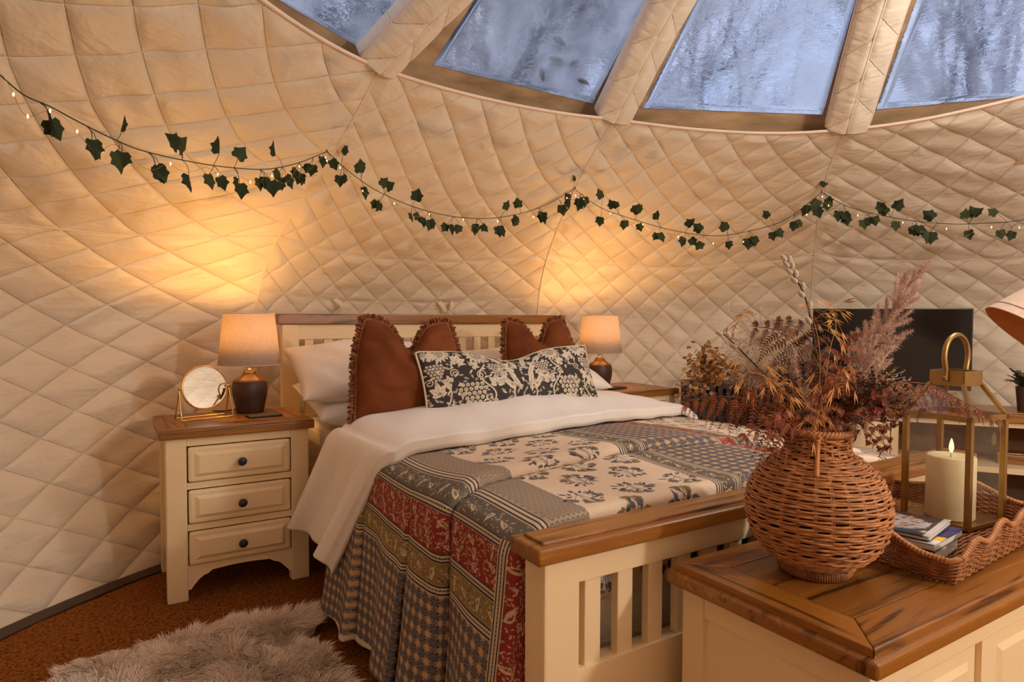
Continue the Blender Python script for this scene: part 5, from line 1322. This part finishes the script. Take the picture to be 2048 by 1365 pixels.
def frond(pix, L, np_, mat, label, droop=.5, nrm=None, curl=.3, start=.34, hang=False):
    tip = [VP(*p) for p in pix]; cur = root_curve(tip, 60); d = np.r_[0, np.cumsum(np.linalg.norm(np.diff(cur, axis=0), axis=1))]; T = d[-1]
    t = thing('fern_frond', label, 'dried fern', tuple(VM-np.array([0,0,.15])), 0, 'dried fern fronds'); r = random.Random(cnt[0]*13)
    obj('rachis', MB().tube(list(cur), list(np.linspace(.0017,.0006,60)), 5), mat, t, world=True)
    nv = -fw if nrm is None else np.array(nrm, float)
    for i in range(np_):
        s_ = T*(start+(1-start)*(i+.4)/np_); p = np.array([np.interp(s_, d, cur[:,k]) for k in range(3)]); p2 = np.array([np.interp(min(T, s_+.004), d, cur[:,k]) for k in range(3)]); tg = p2-p
        if np.linalg.norm(tg) < 1e-6: tg = cur[-1]-cur[-3]
        tg /= np.linalg.norm(tg); u = (i+.4)/np_; l = L*min(1, .55+u*2.2)*(1-u)**.55+.010
        for s2 in (-1, 1):
            sd = np.cross(nv, tg)*s2; sd /= np.linalg.norm(sd)+1e-9; sd = sd+nv*r.uniform(-.45,.45)
            if hang: sd = -UP*.8+RT*r.uniform(-.25,.25)+nv*.35*s2
            dv = sd*.9+tg*.45; dv /= np.linalg.norm(dv); ll = l*r.uniform(.75,1.1)
            c1 = p+dv*ll*.55+np.array([0,0,-droop*ll*.18]); c2 = p+dv*ll*(1-.25*droop)+np.array([0,0,-droop*ll*.75])+tg*curl*ll*r.uniform(-.2,.5)
            pc_ = spline([p, c1, c2], 13); mb = MB(); mb.tube(list(pc_), .0005, 3)
            for k in range(1, 13):
                a = pc_[k]-pc_[k-1]; a /= np.linalg.norm(a)+1e-9; w = np.cross(nv, a); w /= np.linalg.norm(w)+1e-9; lf = .0125*(ll/.08)**.5*(1.05-k/14.5)
                for s3 in (-1, 1):
                    e = pc_[k]+w*s3*lf+a*lf*.45+nv*lf*r.uniform(-.5,.5)-np.array([0,0,lf*.2]); hw_ = a*lf*.21
                    mb.add([pc_[k]-hw_, pc_[k]+hw_, (pc_[k]+hw_)*.45+e*.55+hw_*.4, e, (pc_[k]-hw_)*.45+e*.55-hw_*.3], [(0,1,2,3,4)])
            obj('pinna', mb, mat, t, world=True, smooth=False, fix=False)
    return t
frond([(1560,822,-.02),(1490,798,.0),(1420,795,.01),(1364,806,.02)], .090, 15, rust, 'rust fern frond spreading far left with long hanging leaflets, before the radiator', .5, None, .1, .30, True)
frond([(1585,845,-.03),(1545,842,-.06),(1505,862,-.07),(1480,884,-.08)], .040, 9, rust, 'small rust frond curving down left just above the vase shoulder', .7)
frond([(1585,850,-.05),(1556,826,-.09),(1548,866,-.10),(1546,912,-.10)], .026, 11, rust, 'narrow rust frond hanging straight down left of the vase neck', .3)
frond([(1618,800,.0),(1605,720,.0),(1560,665,.0),(1500,652,.02)], .100, 13, brown, 'dark brown frond arching high and left above the vase', .75, None, .3, .36)
frond([(1640,800,.02),(1640,720,.03),(1600,660,.04),(1545,640,.05)], .090, 12, brown, 'brown frond behind the pussy willow, arching left', .7, None, .3, .40)
frond([(1655,800,-.01),(1680,730,-.01),(1695,690,-.01),(1702,662,-.02)], .070, 11, rust, 'orange brown frond standing up in the middle with curled leaflets', .2, None, .8, .34)
frond([(1690,800,0),(1760,772,-.01),(1850,768,-.02),(1930,805,-.03),(2008,846,-.05)], .060, 22, pinkb, 'long faded frond arching right across the lantern roof', .6, None, .2, .24, True)
frond([(1690,810,-.02),(1745,795,-.04),(1800,805,-.05),(1850,830,-.06)], .050, 13, brown, 'shorter brown frond reaching right in front of the lantern', .6, None, .2, .26)
frond([(1550,815,.03),(1500,800,.05),(1475,780,.06),(1464,738,.07)], .034, 10, rust, 'small rust frond turning upward at the left of the bunch', .1)
frond([(1600,810,-.02),(1570,770,-.04),(1530,770,-.05),(1495,790,-.06)], .060, 11, rust, 'rust frond low on the left in front of the white sprays', .8)
frond([(1680,815,.02),(1700,780,.03),(1740,755,.04),(1790,745,.04)], .055, 12, brown, 'brown frond fanning right below the pampas plume', .6)
frond([(1640,805,-.05),(1650,775,-.07),(1680,750,-.08),(1720,752,-.09)], .055, 10, rust, 'rust frond in the middle front of the bunch', .6)
frond([(1690,830,-.05),(1725,835,-.07),(1755,860,-.08),(1775,905,-.08)], .038, 11, pinkb, 'faded frond drooping at the right of the vase neck', .4)

def plume(pix, R, nh, mat, label, hl=.05):
    tip = [VP(*p) for p in pix]; cur = root_curve(tip, 60); t = thing('pampas_grass', label, 'pampas grass', tuple(VM-np.array([0,0,.15])), 0, 'pampas plumes')
    obj('stem', MB().tube(list(cur), .0018, 5), mat, t, world=True); r = np.random.default_rng(cnt[0]); V = []; F = []
    d = np.r_[0, np.cumsum(np.linalg.norm(np.diff(cur, axis=0), axis=1))]
    npl = 46 if R > .03 else 20; per = nh//npl
    for i in range(npl):
        u = (i+r.uniform(.2,.8))/npl; s_ = d[-1]*(.42+.57*u); p = np.array([np.interp(s_, d, cur[:,k]) for k in range(3)]); q = np.array([np.interp(max(0, s_-.01), d, cur[:,k]) for k in range(3)]); tg = p-q; tg /= np.linalg.norm(tg)
        rv = r.normal(0, 1, 3); rv -= tg*(rv@tg); rv /= np.linalg.norm(rv); w0 = R*(math.sin(PI*min(1, u*.85+.12))**.7)*(1-.4*u)*r.uniform(.5,1.1); ln_ = hl*r.uniform(1.0,1.9)*(1-.4*u)
        for j in range(per):
            t_ = r.uniform(0, 1); c0 = p+tg*ln_*t_+rv*w0*t_**.7; dv = tg*.8+r.normal(0, .55, 3); dv /= np.linalg.norm(dv); L_ = .013*r.uniform(.6,1.3)*(1.15-.5*t_); w = np.cross(dv, r.normal(0,1,3)); w /= np.linalg.norm(w)+1e-9; w *= .00055
            o = len(V); V += [c0-w, c0+w, c0+dv*L_]; F += [(o, o+1, o+2)]
    pf = link('plume', raw_mesh('plume', np.array(V)-np.array(t.location), F, mat, False), t); pf['kind'] = 'stuff'
pamp = noisy('pampas_pink', srgb(196,158,140), srgb(222,188,170), .9, (40,40,40), 1.0, sheen=.3)
plume([(1690,800,.03),(1735,710,.05),(1790,620,.06),(1838,546,.07)], .058, 14000, pamp, 'tall pink beige pampas plume leaning right before the television')
plume([(1700,810,.04),(1745,745,.06),(1790,690,.07)], .026, 2600, pamp, 'shorter pampas plume beside the tall one', .035)
plume([(1618,820,-.02),(1600,780,-.03),(1590,735,-.03)], .030, 2600, pamp, 'small pale pampas plume low in the middle of the bunch', .035)

catk = noisy('catkin_grey', srgb(176,158,142), srgb(206,190,174), .95, (80,80,80), 1.0, sheen=.6)
def willow(pix, cats, label):
    tip = [VP(*p) for p in pix]; cur = root_curve(tip, 60); t = thing('pussy_willow', label, 'willow branch', tuple(VM-np.array([0,0,.15])), 0, 'pussy willow branches')
    obj('branch', MB().tube(list(cur), list(np.linspace(.0028,.0014,60)), 6), twig, t, world=True)
    mb = MB(); mb.lathe([(.0001,-.008),(.0032,-.0065),(.0050,-.002),(.0048,.003),(.0030,.0075),(.0001,.0092)], 12, cap=False); me = mesh_of('catkin', mb, catk)
    for i, u in enumerate(cats):
        k = int(u*59); p = cur[k]; tg = cur[min(59, k+1)]-cur[k-1]; tg /= np.linalg.norm(tg); sd = np.cross(fw, tg); s2 = 1 if i % 2 else -1
        o = link('catkin', me, t, tuple(p+sd*s2*.0045-np.array(t.location))); z = Vector(tg*.9+sd*s2*.35).normalized(); o.rotation_euler = z.to_track_quat('Z', 'Y').to_euler()
willow([(1640,790,.03),(1632,700,.03),(1612,600,.04),(1585,545,.05),(1571,512,.05)], (.60,.66,.70,.745,.785,.82,.86,.885,.925,.955,.985), 'tall pussy willow branch with grey catkins rising left of the television')
willow([(1580,800,.04),(1520,740,.06),(1470,690,.08),(1440,662,.09)], (.80,.90,.99), 'shorter pussy willow branch leaning left with one catkin at its tip')

def oats(pix, n, label, spread=.035, L=.022, hang=.6):
    tip = [VP(*p) for p in pix]; cur = root_curve(tip, 40); t = thing('oat_spray', label, 'dried grass', tuple(VM-np.array([0,0,.15])), 0, 'golden oat sprays'); r = random.Random(cnt[0]*7)
    st_ = MB().tube(list(cur), list(np.linspace(.0011,.0005,40)), 4); mb = MB()
    for i in range(n):
        k = r.randint(26, 39); p = cur[k]; dv = RT*r.uniform(-1,1)+UP*r.uniform(-.6,.7)+fw*r.uniform(-.6,.6); dv /= np.linalg.norm(dv); q = p+dv*spread*r.uniform(.4,1)
        st_.tube([p, (p+q)/2+np.array([0,0,.004]), q], .0004, 3)
        g = np.array([0,0,-1.0])*hang+dv*.7+RT*r.uniform(-.3,.3); g /= np.linalg.norm(g); l = L*r.uniform(.7,1.2); w = np.cross(g, fw+.4*RT*r.uniform(-1,1)); w /= np.linalg.norm(w)
        for s2 in (-1, 1):
            e = q+g*l+w*s2*l*.14; mb.add([q, q+g*l*.4+w*s2*l*.12, e, q+g*l*.45+w*s2*l*.02], [(0,1,2,3)])
    obj('stems', st_, straw, t, world=True); h_ = obj('spikelets', mb, straw, t, world=True, smooth=False, fix=False); h_['kind'] = 'stuff'
oats([(1580,790,.0),(1540,700,.0),(1500,640,.01),(1462,622,.02)], 12, 'golden oat spray highest at the left of the bunch', .042, .022)
oats([(1640,780,-.03),(1640,710,-.05),(1630,650,-.05),(1612,612,-.05)], 14, 'golden oat spray in the middle before the willow branch', .045, .024)
oats([(1650,780,-.02),(1660,700,-.03),(1672,650,-.03),(1660,622,-.03)], 10, 'golden oat spray just left of the television corner', .040, .024)
oats([(1580,800,-.06),(1540,760,-.09),(1500,745,-.10),(1480,760,-.10)], 13, 'golden oat spray low on the left with hanging ears', .045, .026, 1.0)
oats([(1600,800,-.06),(1580,770,-.10),(1555,770,-.11),(1545,800,-.11)], 10, 'golden oat spray hanging low in the front left', .040, .026, 1.1)
oats([(1650,800,-.07),(1670,760,-.10),(1680,755,-.11),(1695,775,-.11)], 10, 'golden oat spray hanging in the front middle', .038, .026, 1.1)
oats([(1632,830,-.09),(1636,825,-.10),(1632,850,-.115),(1630,880,-.115)], 9, 'golden oat spray drooping over the vase rim', .026, .026, 1.3)

def umbel(pix, heads, mat, label, name, cat, R=.004, stemmat=None, spread=.05, group=None):
    tip = [VP(*p) for p in pix]; cur = root_curve(tip, 40); t = thing(name, label, cat, tuple(VM-np.array([0,0,.15])), 0, group); r = random.Random(cnt[0]*5)
    st_ = MB().tube(list(cur), list(np.linspace(.0014,.0007,40)), 4); mb = MB()
    for i in range(heads):
        k = r.randint(30, 39); p = cur[k]; dv = np.array([r.gauss(0,1), r.gauss(0,1), r.gauss(.25,.8)]); dv /= np.linalg.norm(dv); q = p+dv*spread*r.uniform(.45,1.05)
        st_.tube([p, q], .0004, 3)
        for j in range(3):
            e = q+np.array([r.gauss(0,R), r.gauss(0,R), r.gauss(0,R)]); a1 = np.array([r.gauss(0,1) for _ in range(3)]); a1 /= np.linalg.norm(a1); a2 = np.cross(a1, [.3,.5,.8]); a2 /= np.linalg.norm(a2); a1 = a1*R*.8; a2 = a2*R*.8
            mb.add([e-a1, e-a2, e+a1, e+a2], [(0,1,2,3)])
    obj('stems', st_, (mat if mat is white_f else twig), t, world=True); h_ = obj('florets', mb, mat, t, world=True, smooth=False, fix=False); h_['kind'] = 'stuff'
beige = noisy('papery_beige', srgb(176,130,78), srgb(212,170,120), .8, (60,60,60), 1.0); white_f = noisy('tiny_white_blossom', srgb(204,176,146), srgb(226,204,178), .8, (60,60,60), 1.0)
umbel([(1560,800,.04),(1490,770,.06),(1440,740,.07),(1400,712,.08)], 60, beige, 'beige papery seed head at the upper left of the bunch', 'dried_hydrangea', 'dried flower', .0075, None, .036, 'beige seed heads')
umbel([(1550,810,.05),(1480,790,.07),(1420,765,.08),(1390,745,.09)], 46, beige, 'beige papery seed head just above the radiator', 'dried_hydrangea', 'dried flower', .0075, None, .030, 'beige seed heads')
umbel([(1560,830,.02),(1480,812,.04),(1410,792,.05),(1362,784,.06)], 24, beige, 'small beige seed head farthest left, by the bedside table', 'dried_hydrangea', 'dried flower', .006, None, .020, 'beige seed heads')
umbel([(1590,800,.05),(1550,770,.07),(1520,755,.08),(1490,750,.09)], 300, white_f, 'cloud of tiny white blossoms at the left of the bunch', 'gypsophila_spray', 'dried flower', .0026, None, .085, 'white blossom clouds')
umbel([(1590,800,.06),(1560,730,.08),(1530,690,.09),(1510,680,.10)], 110, white_f, 'thin cloud of tiny white blossoms higher up on the left', 'gypsophila_spray', 'dried flower', .0024, None, .080, 'white blossom clouds')
umbel([(1680,800,.05),(1700,770,.06),(1730,760,.06),(1760,775,.06)], 160, white_f, 'white blossoms tucked behind the long right frond', 'gypsophila_spray', 'dried flower', .0026, None, .060, 'white blossom clouds')
umbel([(1660,800,.0),(1690,790,.0),(1720,800,-.01),(1760,815,-.02)], 230, brown, 'dense brown seed mass at the right of the bunch', 'brown_seed_spray', 'dried flower', .0045, None, .062)
umbel([(1620,810,.0),(1610,790,.0),(1600,780,.0),(1590,770,.0)], 130, brown, 'dense brown seed mass in the heart of the bunch', 'brown_seed_spray', 'dried flower', .0045, None, .055)

redm = noisy('dark_red_bloom', srgb(96,36,20), srgb(146,62,36), .7, (70,70,70), 1.0)
def red_heads(heads, pix, label):
    tip = [VP(*p) for p in pix]; cur = root_curve(tip, 40); t = thing('red_bloom_spray', label, 'dried flower', tuple(VM-np.array([0,0,.15])), 0, 'dark red blooms'); st_ = MB().tube(list(cur), .0012, 4); r = random.Random(cnt[0])
    for (u, v, dd) in heads:
        q = VP(u, v, dd); k = r.randint(22, 38); st_.tube(list(spline([cur[k], (cur[k]+q)/2+np.array([0,0,.006]), q], 6)), .0006, 4)
        g = q-cur[k]; g /= np.linalg.norm(g)+1e-9; a1 = np.cross(g, [.2,.3,.9]); a1 /= np.linalg.norm(a1); a2 = np.cross(g, a1); mb = MB()
        for i in range(9):
            a = 2*PI*i/9; d_ = a1*math.cos(a)+a2*math.sin(a); w = np.cross(g, d_)*.0022; e = q+d_*.0075+g*.0065
            mb.add([q-w*.6, q+w*.6, q+d_*.0045+g*.003+w, e, q+d_*.0045+g*.003-w], [(0,1,2,3,4)])
        mb.lathe([(.0001,-.003),(.0035,-.001),(.0035,.002),(.0001,.004)], 8, tuple(q), cap=False)
        obj('flower_head', mb, redm, t, world=True, smooth=False, fix=False)
    obj('stems', st_, twig, t, world=True)
R2 = random.Random(31)
red_heads([(1726+R2.uniform(-24,40), 805+R2.uniform(-24,34), R2.uniform(-.07,.0)) for _ in range(20)], [(1675,815,0),(1700,800,-.01),(1725,795,-.02)], 'dark red blooms clustered at the right of the bunch')
red_heads([(1733,870,-.08),(1748,882,-.09),(1757,896,-.09),(1772,894,-.08),(1776,878,-.07),(1735,884,-.09),(1742,858,-.07),(1762,862,-.06),(1783,850,-.05),(1725,850,-.07)], [(1675,830,-.03),(1700,835,-.06),(1720,850,-.07)], 'dark red blooms drooping right of the vase neck')
red_heads([(1472,826,-.0),(1476,850,-.0),(1465,838,.01),(1500,826,.01)], [(1590,820,.0),(1540,815,.0),(1500,820,.0)], 'few dark red blooms hanging before the radiator')

# ------------------------------------------------------------------ bare trees outside the windows
gm = MB(); n = 60; gm.add([(1.4+40*math.cos(2*PI*i/n), .7+40*math.sin(2*PI*i/n), -.12) for i in range(n)], [tuple(range(n))])
go = link('ground', mesh_of('ground', gm, noisy('leaf_litter', srgb(70,58,40), srgb(96,84,56), .95, (1,1,1), 1.0), smooth=False)); go['kind'] = 'structure'
bark = noisy('bark', srgb(134,132,144), srgb(158,154,164), .9, (8,8,3), 1.0)  # pale greyish lavender: distance haze mixed into the bark colour
def tree_meshes(seed, H_, lv, r0, spread):
    r = random.Random(seed); tr = MB(); br_ = MB()
    def grow(p, d, L, rad_, lev):
        pts = [p]; dd = d.copy()
        for i in range(4):
            dd = dd+np.array([r.gauss(0,.13), r.gauss(0,.13), r.gauss(.03,.08)]); dd /= np.linalg.norm(dd); pts.append(pts[-1]+dd*L/4)
        rads = list(np.linspace(rad_, rad_*.62, 5)); (tr if lev >= lv-1 else br_).tube(pts, rads, 6 if lev >= lv-1 else (4 if lev > 1 else 3), cap=False)
        if lev <= 0: return
        for i in range(r.choice((3,4,4)) if lev < lv else 4):
            k = r.choice((2,3,4,4)); a = r.uniform(0, 2*PI); e = np.array([math.cos(a), math.sin(a), r.uniform(-.1,.6)])
            nd = dd*r.uniform(.7,1.1)+e*spread*r.uniform(.5,1.1); nd /= np.linalg.norm(nd); grow(pts[k], nd, L*r.uniform(.60,.82), rad_*.60, lev-1)
    grow(np.array([0,0,0.0]), np.array([0,0,1.0]), H_*.33, r0, lv); return mesh_of('trunk', tr, bark, fix=False), mesh_of('branches', br_, bark, fix=False)
kinds = [tree_meshes(3, 9.0, 4, .15, .70), tree_meshes(8, 10.5, 4, .14, .58), tree_meshes(15, 8.0, 4, .12, .80), tree_meshes(23, 9.5, 5, .14, .66), tree_meshes(41, 7.6, 4, .15, .42)]
def outpos(u, d): p = atd(u, 635, d); return (p[0], p[1], -.13)
for i, (u, d, kd, sc_, rz, lab) in enumerate(((1925,7.5,4,1.0,.4,'bare tree with forked trunk seen through the rightmost window'), (1385,15,1,1.0,4.0,'thin bare tree seen through the third window, near its left rib'),
        (1085,12,3,1.2,5.0,'bare tree seen through the second window, right of the dry leaves'), (930,9,3,1.2,.9,'bare tree seen through the second window, left of the dry leaves'), (985,13,2,1.45,2.4,'tall bare tree farther off behind the second window'),
        (1010,6.5,3,.95,1.3,'nearest bare tree behind the second window, beyond the dry leaves'), (900,11,3,1.5,3.6,'bare tree at the left rib of the second window, farther off'), (560,7,3,1.0,4.4,'nearest bare tree outside the leftmost window'),
        (640,9,3,1.15,2.2,'bare tree seen through the leftmost window'), (800,13,2,1.8,.2,'tall bare tree between the two left windows, far off'))):
    t = thing('bare_tree', lab, 'tree', outpos(u, d), rz, 'bare trees outside'); t.scale = (sc_,)*3
    link('trunk', kinds[kd][0], t); b_ = link('branches', kinds[kd][1], t); b_['kind'] = 'stuff'
